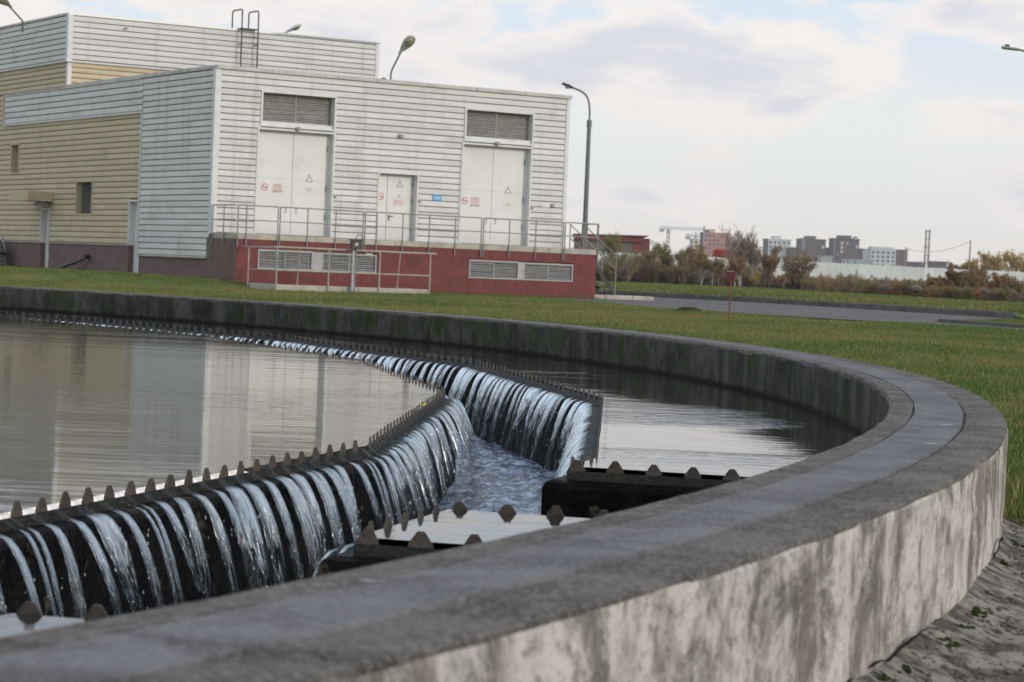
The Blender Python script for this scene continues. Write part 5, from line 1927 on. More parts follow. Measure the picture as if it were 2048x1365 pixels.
# near lawn
x, y = lawn_points(90000, 8.0, 98.0, -24, 24, 0.35)
rr_ = np.hypot(x - TC[0], y - TC[1])
ang_ = np.degrees(np.arctan2(y - TC[1], x - TC[0]))
thin = vnoise(x * 0.22, y * 0.22, 8, 4)
keep = (thin > -0.55 - 0.5 * npr.random(len(x)))
keep &= rr_ > np.where(ang_ < -12.5, 21.40, np.where(ang_ < -10.0, 21.40 - (ang_ + 12.5) * 0.36, 20.46))
for pl_ in (yard, lane, bpoly, pitpoly, verge):
    keep &= ~in_poly(x, y, pl_)
x, y = x[keep], y[keep]
z = h_ground(x, y)
d = np.hypot(x, y)
sc_ = np.clip(0.6 + d / 120, 0.7, 1.15) * npr.uniform(0.75, 1.25, len(x)) * (1 + 0.25 * vnoise(x * 0.3, y * 0.3, 7, 3))
instancer('lawn_grass', np.c_[x, y, z], np.clip(sc_, 0.4, 2), [tuft('grass_tuft', 36, 0.17, 0.022, 0.062, 0.006, s) for s in range(6)], 'near_tufts', kind='stuff', label='short mown grass of the lawn round the tank', category='grass')
x, y = lawn_points(1500, 9.0, 75.0, -22, 22, 0.4)
rr_ = np.hypot(x - TC[0], y - TC[1])
keep = rr_ > 21.6
for pl_ in (yard, lane, bpoly, pitpoly, verge):
    keep &= ~in_poly(x, y, pl_)
x, y = x[keep], y[keep]
instancer('coarse_grass', np.c_[x, y, h_ground(x, y)], npr.uniform(0.5, 1.2, len(x)), [tuft('coarse_tuft', 40, 0.12, 0.05, 0.12, 0.007, s + 60) for s in range(4)], 'coarse_tufts', kind='stuff', label='scattered coarser clumps in the lawn', category='grass')
# verge beyond the yard
x, y = lawn_points(26000, 72, 250, -12, 18, 0.7)
keep = in_poly(x, y, verge) & ~in_poly(x, y, bpoly)
x, y = x[keep], y[keep]
instancer('verge_grass', np.c_[x, y, np.full(len(x), VZ)], npr.uniform(0.8, 1.3, len(x)), [tuft('verge_tuft', 40, 0.45, 0.06, 0.16, 0.02, s + 20) for s in range(4)], 'verge_tufts', kind='stuff', label='fresh green grass of the raised verge beyond the yard', category='grass')
# longer grass along the foot of wall, kerb and building
ex, ey, ez = [], [], []
for k in range(900):
    a_ = R(rnd.uniform(-10.5, 62))
    r_ = RO + 0.05 + abs(rnd.gauss(0, 0.05))
    ex.append(TC[0] + r_ * math.cos(a_)); ey.append(TC[1] + r_ * math.sin(a_)); ez.append(0)
for k in range(700):
    u_ = rnd.uniform(-0.3, 13)
    p = bw(u_, PV - 0.08 - abs(rnd.gauss(0, 0.1)))
    ex.append(p.x); ey.append(p.y); ez.append(float(h_ground(p.x, p.y)))
for k in range(60):
    p = bw(rnd.uniform(0.0, 5.5), -4.50 - abs(rnd.gauss(0, 0.1)))
    ex.append(p.x); ey.append(p.y); ez.append(float(h_ground(p.x, p.y)))
instancer('edge_grass', np.c_[ex, ey, ez], npr.uniform(0.45, 0.95, len(ex)), [tuft('edge_tuft', 26, 0.10, 0.06, 0.15, 0.006, s + 40) for s in range(4)], 'edge_tufts', kind='stuff', label='longer grass growing along the foot of walls', category='grass')


# ------------------------------------------------------------------ trees and scrub
def branchy(h, seed, levels=4, spread=0.5, trunk_r=0.06, fork=0.25, n1=6, leaves=0, leaf_size=0.1, droop=0.0, stems=1, rmin=0.005):
    """returns (trunk MB, twigs MB, leaf MB) of a small tree, base at the origin"""
    g = random.Random(seed)
    T, Tw, Lf = MB(), MB(), MB()
    tips = []

    def leaf(p):
        s = leaf_size * g.uniform(0.6, 1.4)
        a_ = Vector((g.gauss(0, 1), g.gauss(0, 1), g.gauss(0, 0.7))).normalized()
        b_ = a_.orthogonal().normalized()
        c_l = a_.cross(b_)
        Lf.add([p - b_ * s * 0.5, p + c_l * s * 0.32, p + b_ * s * 0.5, p - c_l * s * 0.32], [(0, 1, 2, 3)])

    def grow(p, d, L, r, lev):
        nseg = 4 if lev < 2 else 3
        pts, rs = [p], [r]
        for i in range(nseg):
            d = (d + Vector((g.gauss(0, 0.10), g.gauss(0, 0.10), g.gauss(0, 0.05) + (0.05 if lev else 0) - droop * lev * 0.06))).normalized()
            p = p + d * (L / nseg)
            pts.append(p)
            rs.append(r * (1 - 0.75 * (i + 1) / nseg) + rmin)
        (T if lev <= 1 else Tw).tube(pts, rs, 6 if lev == 0 else (4 if lev == 1 else 3), caps=False)
        if lev >= levels - 1:
            tips.append(p)
            for q in pts[1:]:
                for _ in range(leaves):
                    leaf(q + Vector((g.gauss(0, 0.10), g.gauss(0, 0.10), g.gauss(0, 0.10))) * (h / 4))
        if lev < levels:
            nb = n1 if lev == 0 else (5 if lev == 1 else (4 if lev == 2 else 3))
            for k in range(nb):
                t = g.uniform(fork if lev == 0 else 0.3, 1.0)
                i = min(nseg - 1, int(t * nseg))
                q = pts[i].lerp(pts[i + 1], t * nseg - i)
                az = g.uniform(0, 6.283)
                side = Vector((math.cos(az), math.sin(az), 0))
                dd_ = (d * (1 - spread) + side * spread + Vector((0, 0, 0.25))).normalized()
                grow(q, dd_, L * g.uniform(0.42, 0.68), r * 0.5 * (1 - 0.5 * t) + 0.003, lev + 1)

    for s in range(stems):
        a_ = g.uniform(0, 6.283)
        lean = 0.0 if stems == 1 else g.uniform(0.15, 0.4)
        grow(Vector((math.cos(a_) * 0.1 * (stems > 1), math.sin(a_) * 0.1 * (stems > 1), -0.1)), Vector((math.cos(a_) * lean, math.sin(a_) * lean, 1)).normalized(), h * g.uniform(0.58, 0.72), trunk_r, 0)
    return T, Tw, Lf


def tree(name, label, px, py_base, py_top, D, seed, bark, twig, leafm, group, category='tree', **kw):
    b_ = at_depth(px, py_base, D)
    tp = at_depth(px, py_top, D)
    h = tp.z - VZ
    root = empty(name, (b_.x, D, VZ), rnd.uniform(0, 6), label=label, category=category, group=group)
    T, Tw, Lf = branchy(h, seed, **kw)
    zmax = max([v_[2] for v_ in Tw.v + Lf.v + T.v])
    k = h / zmax
    for mbx in (T, Tw, Lf):
        mbx.v = [(x_ * k, y_ * k, z_ * k) for x_, y_, z_ in mbx.v]
    T.build('trunk', bark, root, smooth=True)
    Tw.build('crown', twig, root)
    if Lf.f:
        Lf.build('leaves', leafm, root)
    return root


G1 = 'thin trees along the sheet metal fence'
TB_, BB_, TW_ = M['bark_dark'], M['bark_birch'], M['twig_brown']
tree('bushy_tree', 'leafy greenish tree in front of the dark red shed wall', 1228, 567, 458, 196, 1, TB_, TW_, M['leaf_green'], G1, levels=4, n1=7, leaves=2, leaf_size=0.13, spread=0.45, trunk_r=0.10)
tree('bushy_tree', 'smaller leafy tree at the end of the dark red shed', 1303, 568, 480, 194, 2, TB_, TW_, M['leaf_green'], G1, levels=4, n1=6, leaves=2, leaf_size=0.12, spread=0.5, trunk_r=0.09)
tree('bushy_tree', 'leafy tree standing under the mast of the larger crane', 1345, 570, 482, 196, 3, TB_, TW_, M['leaf_green'], G1, levels=4, n1=7, leaves=2, leaf_size=0.12, spread=0.5, trunk_r=0.09)
tree('bushy_tree', 'leafy tree with brownish crown under the smaller crane', 1382, 572, 486, 198, 4, TB_, TW_, M['leaf_brown'], G1, levels=4, n1=7, leaves=2, leaf_size=0.12, spread=0.5, trunk_r=0.09)
tree('bushy_tree', 'low olive tree between the shed and the cranes', 1272, 567, 498, 190, 5, TB_, TW_, M['leaf_brown'], G1, levels=4, n1=6, leaves=2, leaf_size=0.12, spread=0.5, trunk_r=0.08)
tree('birch_tree', 'forked white birch left of the orange container', 1402, 574, 500, 186, 6, BB_, TW_, M['leaf_brown'], G1, levels=4, n1=5, leaves=1, leaf_size=0.15, spread=0.35, trunk_r=0.055, fork=0.5, stems=2)
tree('birch_tree', 'single thin white birch beside the orange container', 1424, 576, 512, 186, 7, BB_, TW_, M['leaf_brown'], G1, levels=4, n1=5, leaves=1, leaf_size=0.15, spread=0.35, trunk_r=0.05, fork=0.5)
tree('birch_tree', 'slight white birch just left of the red marker sign', 1437, 577, 520, 186, 8, BB_, TW_, M['leaf_brown'], G1, levels=4, n1=5, leaves=1, leaf_size=0.15, spread=0.35, trunk_r=0.04, fork=0.5)
tree('birch_tree', 'tall bare reddish birch rising beside the orange brick tower', 1482, 579, 446, 190, 9, BB_, leaf_mat('reddish_twigs', (0.34, 0.255, 0.22), (0.50, 0.385, 0.34), 0.15), M['leaf_rust'], G1, levels=4, n1=14, leaves=0, spread=0.40, trunk_r=0.08, fork=0.25, stems=3, rmin=0.014)
tree('birch_tree', 'tall bare grey birch beside the white apartment block', 1512, 580, 449, 190, 10, BB_, TW_, M['leaf_brown'], G1, levels=4, n1=14, leaves=0, spread=0.36, trunk_r=0.07, fork=0.25, stems=2, rmin=0.012)
tree('bushy_tree', 'rust brown leafy tree at the foot of the tall birches', 1470, 579, 500, 187, 11, BB_, TW_, M['leaf_rust'], G1, levels=4, n1=8, leaves=2, leaf_size=0.11, spread=0.45, trunk_r=0.07)
tree('bushy_tree', 'brown leafy tree right of the tall birches', 1532, 582, 488, 182, 12, TB_, TW_, M['leaf_brown'], G1, levels=4, n1=8, leaves=2, leaf_size=0.11, spread=0.45, trunk_r=0.08)
tree('bushy_tree', 'yellowing shrub with ochre leaves below the brown tree', 1508, 580, 540, 180, 13, TB_, TW_, M['leaf_yellow'], G1, levels=3, n1=7, leaves=2, leaf_size=0.16, spread=0.45, trunk_r=0.05)
tree('round_tree', 'broad many stemmed bare tree with fine brown crown before the fence', 1592, 587, 490, 168, 14, TB_, leaf_mat('ochre_twigs', (0.17, 0.12, 0.07), (0.30, 0.21, 0.115), 0.1), M['leaf_brown'], G1, levels=4, n1=10, leaves=0, spread=0.52, trunk_r=0.09, fork=0.15, stems=4, rmin=0.011)
G2 = 'autumn trees at the right end of the fence'
for k, (px, top, sd_, D_) in enumerate(((1905, 520, 20, 262), (1940, 512, 21, 265), (1985, 498, 22, 268), (2020, 496, 23, 266), (2052, 502, 24, 266), (1962, 522, 25, 255))):
    tree('autumn_tree', ('brown topped autumn tree just left of the tall dark utility pole', 'low yellow autumn tree wrapped round the tall dark utility pole', 'tall yellow autumn tree two right of the utility pole', 'tallest yellow autumn tree over the fence end', 'outermost yellow autumn tree over the fence end', 'low brown autumn tree just right of the utility pole')[k], px, 590, top, D_, sd_, TB_, TW_, M['leaf_yellow'] if k not in (0, 5) else M['leaf_brown'], G2, levels=4, n1=8, leaves=2, leaf_size=0.17, spread=0.45, trunk_r=0.10)
tree('bushy_tree', 'sparse brownish tree before the fence next to the autumn trees', 1912, 600, 532, 135, 31, TB_, TW_, M['leaf_brown'], None, levels=4, n1=8, leaves=2, leaf_size=0.14, spread=0.5, trunk_r=0.06, stems=3)
tree('bushy_tree', 'bare dark sapling before the fence next to the autumn trees', 1955, 604, 525, 135, 32, TB_, TW_, M['leaf_brown'], None, levels=4, n1=7, leaves=1, leaf_size=0.12, spread=0.4, trunk_r=0.05, stems=2)


for k, (px_, pb_, pt_, D_, sd_, lm_, lab_) in enumerate((
        (1878, 598, 545, 140, 51, 'leaf_brown', 'dense brown bush left of the sparse brownish tree'),
        (1932, 602, 534, 132, 52, 'leaf_brown', 'rounded brown tree between the sparse tree and the dark sapling'),
        (1985, 606, 540, 126, 53, 'leaf_rust', 'rust brown bush right of the dark sapling'),
        (2030, 610, 552, 122, 54, 'leaf_brown', 'brown bush at the far end of the scrub by the fence end'),
        (1650, 590, 556, 160, 55, 'leaf_rust', 'low rust coloured bush right of the broad bare tree'),
        (1700, 594, 553, 152, 56, 'leaf_green', 'low olive bush before the fence under the brown towers'))):
    tree('scrub_bush', lab_, px_, pb_, pt_, D_, sd_, TB_, TW_, M[lm_], 'larger bushes of the scrub', category='bush', levels=3, n1=9, leaves=2, leaf_size=0.10, spread=0.5, trunk_r=0.04, fork=0.1, stems=4)


# scrub: leafless brown bushes in a strip before the fence
def scrub_mesh(name, seed, leafm, h):
    T, Tw, Lf = branchy(h, seed, levels=3, spread=0.5, trunk_r=0.025, fork=0.05, n1=6, leaves=2, leaf_size=0.13, stems=5)
    me = bpy.data.meshes.new(name)
    o1 = len(T.v)
    vs = T.v + Tw.v + Lf.v
    fs = list(T.f) + [tuple(i + o1 for i in f) for f in Tw.f] + [tuple(i + o1 + len(Tw.v) for i in f) for f in Lf.f]
    me.from_pydata([tuple(p) for p in vs], [], fs)
    me.materials.append(TW_)
    me.materials.append(leafm)
    mi = [0] * (len(T.f) + len(Tw.f)) + [1] * len(Lf.f)
    me.polygons.foreach_set('material_index', mi)
    return me


edge_line = [(-10, 196), (8.6, 187), (19.8, 190), (22.1, 151), (23.0, 130), (24.8, 112), (27, 100)]
sp, ss = [], []
for k in range(1500):
    t = rnd.random()
    # strip between the lawn edge and the fence
    if t < 0.5:
        X_ = rnd.uniform(-4, 24)
        base = float(np.interp(X_, [-10, 8.6, 19.8, 22.1, 24], [196, 187, 190, 151, 120]))
        Y_ = base + abs(rnd.gauss(0, 12)) + 1
        sc = rnd.uniform(0.33, 0.62) * (1.0 if X_ < 17 else 0.6)
    else:
        Y_ = rnd.uniform(108, 200)
        base = float(np.interp(Y_, [100, 112, 130, 151, 190, 200], [27, 24.8, 23.0, 22.1, 19.8, 19]))
        X_ = base + rnd.random() ** 1.5 * 26 * (Y_ / 130) * 0.6 + 0.4
        sc = rnd.uniform(0.22, 0.42) * (Y_ / 150) ** 0.9
    sp.append((X_, Y_, VZ - 0.05))
    ss.append(sc)
instancer('scrub', sp, ss, [scrub_mesh('bush', 100 + s, (M['leaf_brown'], M['leaf_rust'], M['leaf_brown'], M['leaf_green'], TW_, TW_)[s], 2.3) for s in range(6)], 'scrub_bushes', kind='stuff', label='tangle of brown leafless bushes before the fence', category='bushes')
sx_, sc2 = [], []
for k in range(150):
    X_ = rnd.uniform(3.5, 21.5)
    base = float(np.interp(X_, [-10, 8.6, 19.8, 22.1], [196, 187, 190, 165]))
    sx_.append((X_, base + rnd.uniform(0, 26), VZ - 0.05))
    sc2.append(rnd.uniform(0.32, 0.68))
for k in range(60):
    px_ = rnd.choice([rnd.uniform(1600, 1720), rnd.uniform(1860, 2060)])
    D_ = rnd.uniform(135, 170)
    sx_.append((at_depth(px_, 590, D_).x, D_, VZ - 0.05))
    sc2.append(rnd.uniform(0.2, 0.38))


def sapling_mesh(name, seed, leafm):
    T, Tw, Lf = branchy(3.6, seed, levels=3, spread=0.30, trunk_r=0.030, fork=0.15, n1=9, leaves=1, leaf_size=0.11, stems=2)
    me = bpy.data.meshes.new(name)
    o1 = len(T.v)
    vs = T.v + Tw.v + Lf.v
    fs = list(T.f) + [tuple(i + o1 for i in f) for f in Tw.f] + [tuple(i + o1 + len(Tw.v) for i in f) for f in Lf.f]
    me.from_pydata([tuple(p) for p in vs], [], fs)
    me.materials.append(TW_)
    me.materials.append(leafm)
    me.polygons.foreach_set('material_index', [0] * (len(T.f) + len(Tw.f)) + [1] * len(Lf.f))
    return me


instancer('sapling_thicket', sx_, sc2, [sapling_mesh('sapling', 200 + i, mm_) for i, mm_ in enumerate((M['leaf_green'], M['leaf_brown'], M['leaf_green'], M['leaf_rust'], M['leaf_brown']))], 'saplings', kind='stuff', label='thin wispy saplings growing among the bushes before the fence', category='saplings')
rk = MB(); rk.blob((0, 0, 0.2), (0.40, 0.3, 0.22), 12, 8)
rk.v = [(p[0] * (1 + 0.2 * float(vnoise(p[0] * 2, p[2] * 2, 95, 3))), p[1], p[2] * (1 + 0.2 * float(vnoise(p[1] * 2, p[0] * 2, 96, 3)))) for p in rk.v]
ro = rk.build('boulder', M['rock'], None, smooth=True, label='pale boulder lying among the brown bushes', category='boulder')
pb = at_depth(1816, 598, 126)
ro.location = (pb.x, 124, VZ + 0.38)

# ------------------------------------------------------------------ sheet metal fence
fen = empty('site_fence', (0, 0, 0), label='long pale corrugated metal fence behind the bushes', category='fence')
fl = [Vector((-30, 254, 0)), Vector((10.5, 250, 0)), Vector((27.4, 245, 0)), Vector((53.0, 240, 0)), Vector((75, 236, 0))]
for a_, b_ in zip(fl[:-1], fl[1:]):
    L = (b_ - a_).length
    n_ = max(1, round(L / 1.15))
    d = (b_ - a_) / L
    nn_ = Vector((d.y, -d.x, 0))
    for k in range(n_):
        w = L / n_
        q = MB()
        o = a_ + d * (w * k)
        tilt = rnd.uniform(-0.06, 0.06)
        top = np.interp(o.x, [-30, 10.5, 27.4, 53, 75], [3.30, 3.24, 3.05, 2.80, 2.6]) + rnd.uniform(-0.03, 0.03)
        prof = []
        m_ = 5
        for j in range(m_):
            for fr_, hh in ((0.0, 0.0), (0.35, 0.0), (0.5, 0.035), (0.85, 0.035)):
                prof.append((w * (j + fr_) / m_, hh))
        prof.append((w * 0.995, 0.0))
        nv = len(prof)
        vs = []
        for zz in (0.0, top):
            for s_, hh in prof:
                p = o + d * s_ + nn_ * (hh + tilt * (s_ / w - 0.5) + 0.0)
                vs.append((p.x, p.y, zz))
        q.add(vs, [(i, i + 1, nv + i + 1, nv + i) for i in range(nv - 1)])
        q.build('sheet', M['fence'], fen)

# orange container and shed beyond the fence
oc = at_depth(1438, 508, 275)
cont = empty('orange_container', (oc.x, 275, 0.0), R(-8), label='open orange red steel skip showing over the fence', category='container')
M['orange'] = mat('orange_paint', (0.52, 0.10, 0.035), (0.40, 0.07, 0.03), 1.5, 0.6)
M['orange_in'] = mat('red_inside_paint', (0.30, 0.035, 0.02), (0.20, 0.04, 0.025), 1.5, 0.7)
hc = at_depth(1438, 500, 275).z
wl_, wr_ = 0.72, 0.72
q = MB()
q.add([(-0.78, 0, hc - 1.1), (0.58, 0, hc - 1.1), (0.80, 0, hc), (-0.62, 0, hc), (-0.78, 1.6, hc - 1.1), (0.58, 1.6, hc - 1.1), (0.80, 1.6, hc + 0.05), (-0.62, 1.6, hc + 0.05)],
      [(4, 5, 6, 7), (0, 3, 7, 4), (0, 4, 5, 1)])
q.build('inside', M['orange_in'], cont)
for p_, q_ in (((-0.80, 0, hc - 1.1), (-0.64, 0, hc)), ((-0.66, 0, hc), (0.84, 0, hc)), ((0.62, 0, hc - 1.1), (0.84, 0, hc))):
    MB().tube([p_, q_], 0.09, 6).build('rim', M['orange'], cont)
q = MB(); q.add([(0.62, -0.05, hc - 1.1), (1.0, 1.2, hc - 1.1), (1.02, 1.2, hc - 0.5), (0.84, -0.05, hc)], [(0, 1, 2, 3)])
q.build('side_plate', M['orange'], cont)
MB().box(-0.7, 0.5, 0.1, 1.5, -0.05, hc - 1.12).build('body', M['orange'], cont)
s0, s1 = at_depth(1150, 478, 285), at_depth(1302, 474, 285)
shd = empty('red_shed', (s0.x, 285, 0), 0, label='long dark red shed with grey wall panels behind trees and fence', category='building')
wS = s1.x - s0.x
M['shed'] = mat('dark_red_sheet', (0.20, 0.045, 0.04), (0.14, 0.035, 0.032), 0.5, 0.7)
M['shed_grey'] = mat('grey_brown_panel', (0.17, 0.15, 0.145), (0.13, 0.115, 0.11), 0.4, 0.8)
MB().box(0.1, wS * 0.76, 0.0, 8, 0, s1.z - 0.75).build('wall_panel', M['shed_grey'], shd)
MB().box(wS * 0.761, wS - 0.1, 0.05, 8, 0, s1.z - 0.25).build('end_panel', M['shed'], shd)
MB().box(0.0, wS - 0.9, -0.3, 8.3, s1.z - 0.74, s1.z - 0.1).build('fascia', M['shed'], shd)
MB().prism([(-0.2, s1.z - 0.1), (wS - 0.6, s1.z - 0.1), (wS - 0.3, s1.z + 0.12), (-0.2, s1.z + 0.0)], lambda a, z, t: (a, t, z), -0.5, 8.4).build('roof', mat('shed_roof', (0.12, 0.04, 0.04), None, rough=0.8), shd)
MB().box(0.05, wS - 0.05, -0.03, 0.0, 0.6, 3.0).build('lower_band', M['shed'], shd)

# ------------------------------------------------------------------ utility poles by the fence
def upole(px, py_top, D, label, arm=0.0, r=0.09, mt='pole'):
    p = at_depth(px, py_top, D)
    t = empty('utility_pole', (p.x, D, 0), label=label, category='pole', group='poles beyond the fence')
    MB().tube([(0, 0, 0), (0, 0, p.z)], [r * 1.25, r * 0.8], 8).build('shaft', M[mt], t)
    if arm:
        for s in (-1, 1):
            MB().tube([(0, 0, p.z - 0.3), (s * arm * 0.6, 0, p.z + 0.05 * arm), (s * arm, 0, p.z + 0.25 * arm * (1 if s > 0 else 0.2))], 0.06, 6).build('arm', M[mt], t)
            MB().blob((s * arm, 0, p.z + 0.25 * arm * (1 if s > 0 else 0.2)), (0.35, 0.15, 0.12), 8, 5).build('head', M[mt], t)
    return t, p


M['pale_pole'] = mat('pale_concrete_pole', (0.36, 0.34, 0.32), (0.28, 0.26, 0.25), 2, 0.8)
upole(1698, 478, 330, 'dark twin headed lamp post before the right brown tower', 0.9)
upole(1711, 496, 320, 'thin dark post next to the twin headed lamp post', 0.0, 0.07)
_, pa = upole(1812, 495, 300, 'pale concrete utility pole at the end of the white block', 0.0, 0.12, 'pale_pole')
_, pb2 = upole(1941, 481, 250, 'tall dark utility pole among the autumn trees', 0.0, 0.08)
wr = empty('overhead_wire', pa, label='thin sagging wires strung from the pale utility pole to the dark one', category='wire')
for dz in (0.0,):
    pts = []
    for k in range(13):
        t = k / 12
        p = Vector(pa).lerp(pb2, t) - Vector(pa)
        pts.append(p - Vector((0, 0, 1.6 * 4 * t * (1 - t) * 0.5 + 0.1)))
    MB().tube(pts, 0.022, 4).build('wire', M['black'], wr)

# ------------------------------------------------------------------ the town on the horizon
CITY_D = 1700.0
M['c_brown'] = mat('brown_brick_facade', (0.115, 0.068, 0.065), (0.09, 0.055, 0.055), 0.05, 0.85)
M['c_dark'] = mat('dark_brown_facade', (0.075, 0.05, 0.055), (0.06, 0.042, 0.046), 0.05, 0.85)
M['c_orange'] = mat('orange_brick_facade', (0.44, 0.215, 0.145), (0.36, 0.17, 0.12), 0.05, 0.85)
M['c_white'] = mat('white_facade', (0.58, 0.59, 0.60), (0.50, 0.51, 0.53), 0.05, 0.8)
M['c_glass'] = mat('bluish_facade', (0.30, 0.36, 0.40), (0.25, 0.30, 0.34), 0.05, 0.5)
M['c_grey'] = mat('grey_facade', (0.36, 0.38, 0.40), (0.30, 0.32, 0.34), 0.05, 0.8)
M['c_win'] = mat('far_window', (0.045, 0.05, 0.065), None, rough=0.25)
M['c_winl'] = mat('pale_far_window', (0.62, 0.60, 0.58), None, rough=0.3)
M['c_cream'] = mat('cream_facade', (0.62, 0.52, 0.36), (0.55, 0.46, 0.32), 0.05, 0.8)


def tower(label, blocks, D=CITY_D, name='apartment_block'):
    """blocks: (px0, px1, py_top, material key, window material or None, column pitch m, depth offset)"""
    x0 = min(at_depth(b_[0], 540, D).x for b_ in blocks)
    root = empty(name, (x0, D, 0), label=label, category='building', group='apartment blocks on the horizon')
    for (a_, b_, top, mk, wk, pit_, dy) in blocks:
        xa, xb = at_depth(a_, top, D).x - x0, at_depth(b_, top, D).x - x0
        zt = at_depth((a_ + b_) / 2, top, D).z
        MB().box(xa, xb, dy, dy + 16, -1, zt).build('wall', M[mk], root)
        MB().box(xa - 0.3, xb + 0.3, dy - 0.3, dy + 16.3, zt + 0.01, zt + 0.9).build('parapet', M[mk], root)
        if wk:
            n_ = max(1, int((xb - xa - 1.5) / pit_))
            fl_ = int((zt - 9) / 3.1)
            for f in range(fl_):
                zz = zt - 2.6 - f * 3.1
                for c in range(n_):
                    if rnd.random() < 0.12:
                        continue
                    xc = xa + (xb - xa) * (c + 0.5) / n_
                    pale = wk != 'c_win' and rnd.random() < 0.22
                    ww = pit_ * 0.28
                    MB().box(xc - ww, xc + ww, dy - 0.12, dy - 0.001, zz, zz + 1.7).build('window', M['c_winl'] if pale else M['c_win'], root)


tower('orange lit brick tower under construction beside the cranes', [(1408, 1457, 468, 'c_orange', 'c_win', 2.6, 0), (1404, 1408, 467, 'c_dark', None, 3, 0.2), (1414, 1419, 462, 'c_dark', None, 3, 4), (1420, 1431, 461, 'c_cream', None, 3, 5)])
tower('small cream block under the smaller crane', [(1386, 1400, 480, 'c_cream', 'c_win', 3, 0), (1383, 1386, 480, 'c_grey', None, 3, 0.2)])
tower('grey unfinished block behind the tall birches', [(1457, 1472, 488, 'c_dark', 'c_mix', 3, 0)])
tower('white stepped apartment block with a dark end', [(1537, 1582, 481, 'c_white', 'c_win', 3.0, 0), (1549, 1562, 475, 'c_white', None, 3, 2), (1531, 1537, 480, 'c_dark', None, 3, 0.3), (1582, 1590, 496, 'c_white', 'c_win', 3, 1)])
tower('low glassy block in front of the white stepped one', [(1547, 1572, 497, 'c_glass', None, 3, 0), (1572, 1594, 498, 'c_dark', None, 3, 0.4)], 1600)
tower('brown brick tower nearer the white stepped block', [(1612, 1652, 481, 'c_brown', 'c_mix', 2.8, 0), (1613, 1631, 475, 'c_brown', 'c_mix', 2.8, -2), (1598, 1604, 480, 'c_dark', None, 3, 0), (1604, 1612, 479, 'c_grey', None, 3, 0.5)])
tower('low dark block between the two brown towers', [(1652, 1665, 498, 'c_dark', None, 3, 0)], 1720)
tower('brown brick tower behind the twin headed lamp post', [(1672, 1719, 480, 'c_brown', 'c_mix', 2.8, 0), (1678, 1702, 474, 'c_brown', 'c_mix', 2.8, -2), (1664, 1669, 479, 'c_dark', None, 3, 0), (1669, 1678, 479, 'c_grey', None, 3, 0.5)])
tower('long white apartment block with a pale green wing and brown end', [(1741, 1792, 501, 'c_white', 'c_win', 3.2, 0), (1745, 1789, 496.5, 'c_white', None, 3, 3), (1726, 1741, 500, 'c_grey', None, 3, 0.5), (1719, 1726, 500, 'c_dark', None, 3, 1), (1792, 1816, 502, 'c_brown', None, 3, 0.7)])
tower('low pale sheds and roofs below the towers', [(1640, 1665, 515, 'c_grey', None, 3, 0), (1690, 1745, 522, 'c_glass', None, 3, 0)], 1500, 'low_sheds')
tower('low dark roofs right of the long white block', [(1816, 1850, 527, 'c_dark', None, 3, 0), (1866, 1895, 526, 'c_dark', None, 3, 2)], 1500, 'low_sheds')

# chimney with two flues and a wisp of smoke
cx = at_depth(1856, 460, 2300)
chim = empty('twin_chimney', (cx.x, 2300, 0), label='tall twin flue chimney with red and white bands on the horizon', category='chimney')
M['band_red'] = mat('faded_red_band', (0.26, 0.17, 0.16), None, rough=0.8)
M['band_white'] = mat('faded_white_band', (0.36, 0.31, 0.30), None, rough=0.8)
for sx in (-1.7, 1.7):
    for k in range(9):
        z0_, z1_ = cx.z * k / 9, cx.z * (k + 1) / 9
        MB().tube([(sx, 0, z0_), (sx, 0, z1_)], [1.35 - 0.05 * k, 1.30 - 0.05 * k], 10).build('flue_band', M['band_red'] if k % 2 == 0 else M['band_white'], chim)
for k in range(7):
    MB().box(-3.0, 3.0, -1.6, 1.6, cx.z * (k + 1) / 7.2, cx.z * (k + 1) / 7.2 + 0.6).build('platform', M['c_dark'], chim)


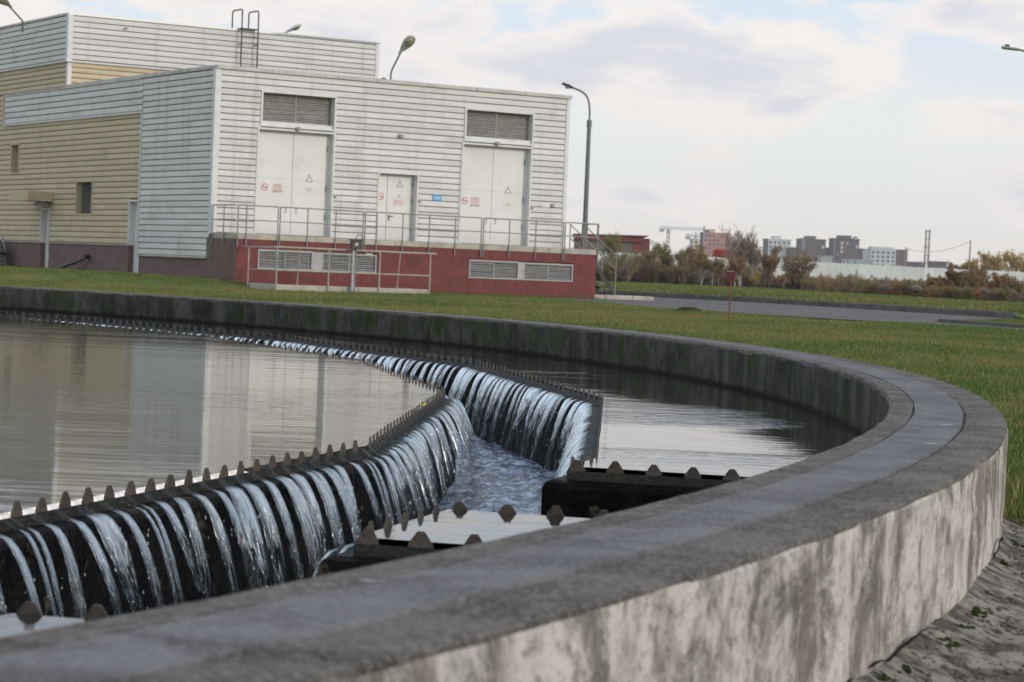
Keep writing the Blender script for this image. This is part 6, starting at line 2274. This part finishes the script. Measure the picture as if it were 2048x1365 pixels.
def crane(label, px, py_top, py_jib, jl, jr, D):
    t0 = at_depth(px, py_jib, D)
    root = empty('tower_crane', (t0.x, D, 0), label=label, category='crane', group='tower cranes')
    zt = at_depth(px, py_top, D).z
    xl, xr = at_depth(jl, py_jib, D), at_depth(jr, py_jib, D)
    M_ = M['crane']
    q = MB()
    for sx in (-0.8, 0.8):
        for sy in (-0.8, 0.8):
            q.tube([(sx, sy, 0), (sx, sy, t0.z)], 0.28, 4)
    for k in range(int(t0.z / 3)):
        q.tube([(-0.8, -0.8, 3 * k), (0.8, -0.8, 3 * k + 3)], 0.16, 3)
        q.tube([(0.8, 0.8, 3 * k), (-0.8, 0.8, 3 * k + 3)], 0.16, 3)
    q.build('mast', M_, root)
    q = MB()
    zl, zr = xl.z, xr.z
    for o_ in (0.0, 1.5):
        q.tube([(xl.x - t0.x, 0, t0.z + o_), (xr.x - t0.x, 0, t0.z + o_)], 0.20, 4)
    n_ = 22
    for k in range(n_):
        xa = (xl.x - t0.x) + (xr.x - xl.x) * k / n_
        xb = (xl.x - t0.x) + (xr.x - xl.x) * (k + 1) / n_
        q.tube([(xa, 0, t0.z + (0 if k % 2 else 1.5)), (xb, 0, t0.z + (1.5 if k % 2 else 0))], 0.12, 3)
    q.build('jib', M_, root)
    MB().box(xl.x - t0.x, xl.x - t0.x + 3.5, -1, 1, t0.z - 2.2, t0.z - 0.2).build('counterweight', M['c_grey'], root)
    MB().box(-1.2, 1.2, -1.2, 1.2, t0.z - 2.5, t0.z - 0.1).build('cab', M['c_grey'], root)
    if zt > t0.z + 1:
        MB().tube([(0, 0, t0.z), (0, 0, zt)], 0.5, 4).build('apex', M_, root)
        MB().tube([(0, 0, zt), ((xr.x - t0.x) * 0.9, 0, t0.z + 1.6)], 0.10, 3).build('stay', M_, root)
        MB().tube([(0, 0, zt), ((xl.x - t0.x) * 0.9, 0, t0.z + 1.6)], 0.10, 3).build('stay', M_, root)


M['crane'] = mat('crane_steel', (0.30, 0.31, 0.33), (0.24, 0.25, 0.27), 0.2, 0.6)
crane('larger pale tower crane with a long level jib left of the brick tower', 1337, 456, 458.5, 1319, 1407, 1650)
crane('smaller dark tower crane with a pointed apex beside the brick tower', 1391.5, 465, 474, 1371, 1406, 1750)
mst = at_depth(1408.5, 452, 1690)
ms = empty('lattice_mast', (mst.x, 1690, 0), label='thin lattice mast standing on the orange brick tower', category='mast')
MB().tube([(0, 0, mst.z - 14), (0, 0, mst.z)], 0.45, 4).build('shaft', M['crane'], ms)
MB().box(-0.9, 0.9, -0.5, 0.5, mst.z - 4, mst.z - 1.5).build('antenna', M['crane'], ms)
# far line of trees closing the view under the town
fm = MB()
g = random.Random(3)
for k in range(2600):
    xx = g.uniform(40, 520)
    yy = g.uniform(900, 1250)
    hh = g.uniform(2.0, 8.0)
    for _ in range(10):
        c = Vector((xx + g.gauss(0, 2.2), yy + g.gauss(0, 2), abs(g.gauss(hh * 0.5, hh * 0.3))))
        s = g.uniform(0.6, 1.5)
        a_ = Vector((g.gauss(0, 1), g.gauss(0, 1), g.gauss(0, 1))).normalized()
        b_ = a_.orthogonal().normalized()
        c2 = a_.cross(b_)
        fm.add([c - b_ * s, c + c2 * s, c + b_ * s, c - c2 * s], [(0, 1, 2, 3)])
fm.build('distant_wood', M['leaf_brown'], None, kind='stuff', label='low dark strip of distant trees under the town', category='wood')

# ------------------------------------------------------------------ haze: even pale air round everything
hz_ = MB().box(-900, 1100, -60, 2600, -2.0, 130)
m = bpy.data.materials.new('haze_air')
m.use_nodes = True
m.node_tree.nodes.clear()
NH = NT(m.node_tree)
vo = NH.n('ShaderNodeVolumePrincipled')
vo.inputs['Color'].default_value = (0.90, 0.93, 1.0, 1)
vo.inputs['Density'].default_value = 0.00016
vo.inputs['Anisotropy'].default_value = 0.0
oo = NH.n('ShaderNodeOutputMaterial')
m.node_tree.links.new(vo.outputs[0], oo.inputs['Volume'])
hz_.build('haze', m, None, kind='stuff')
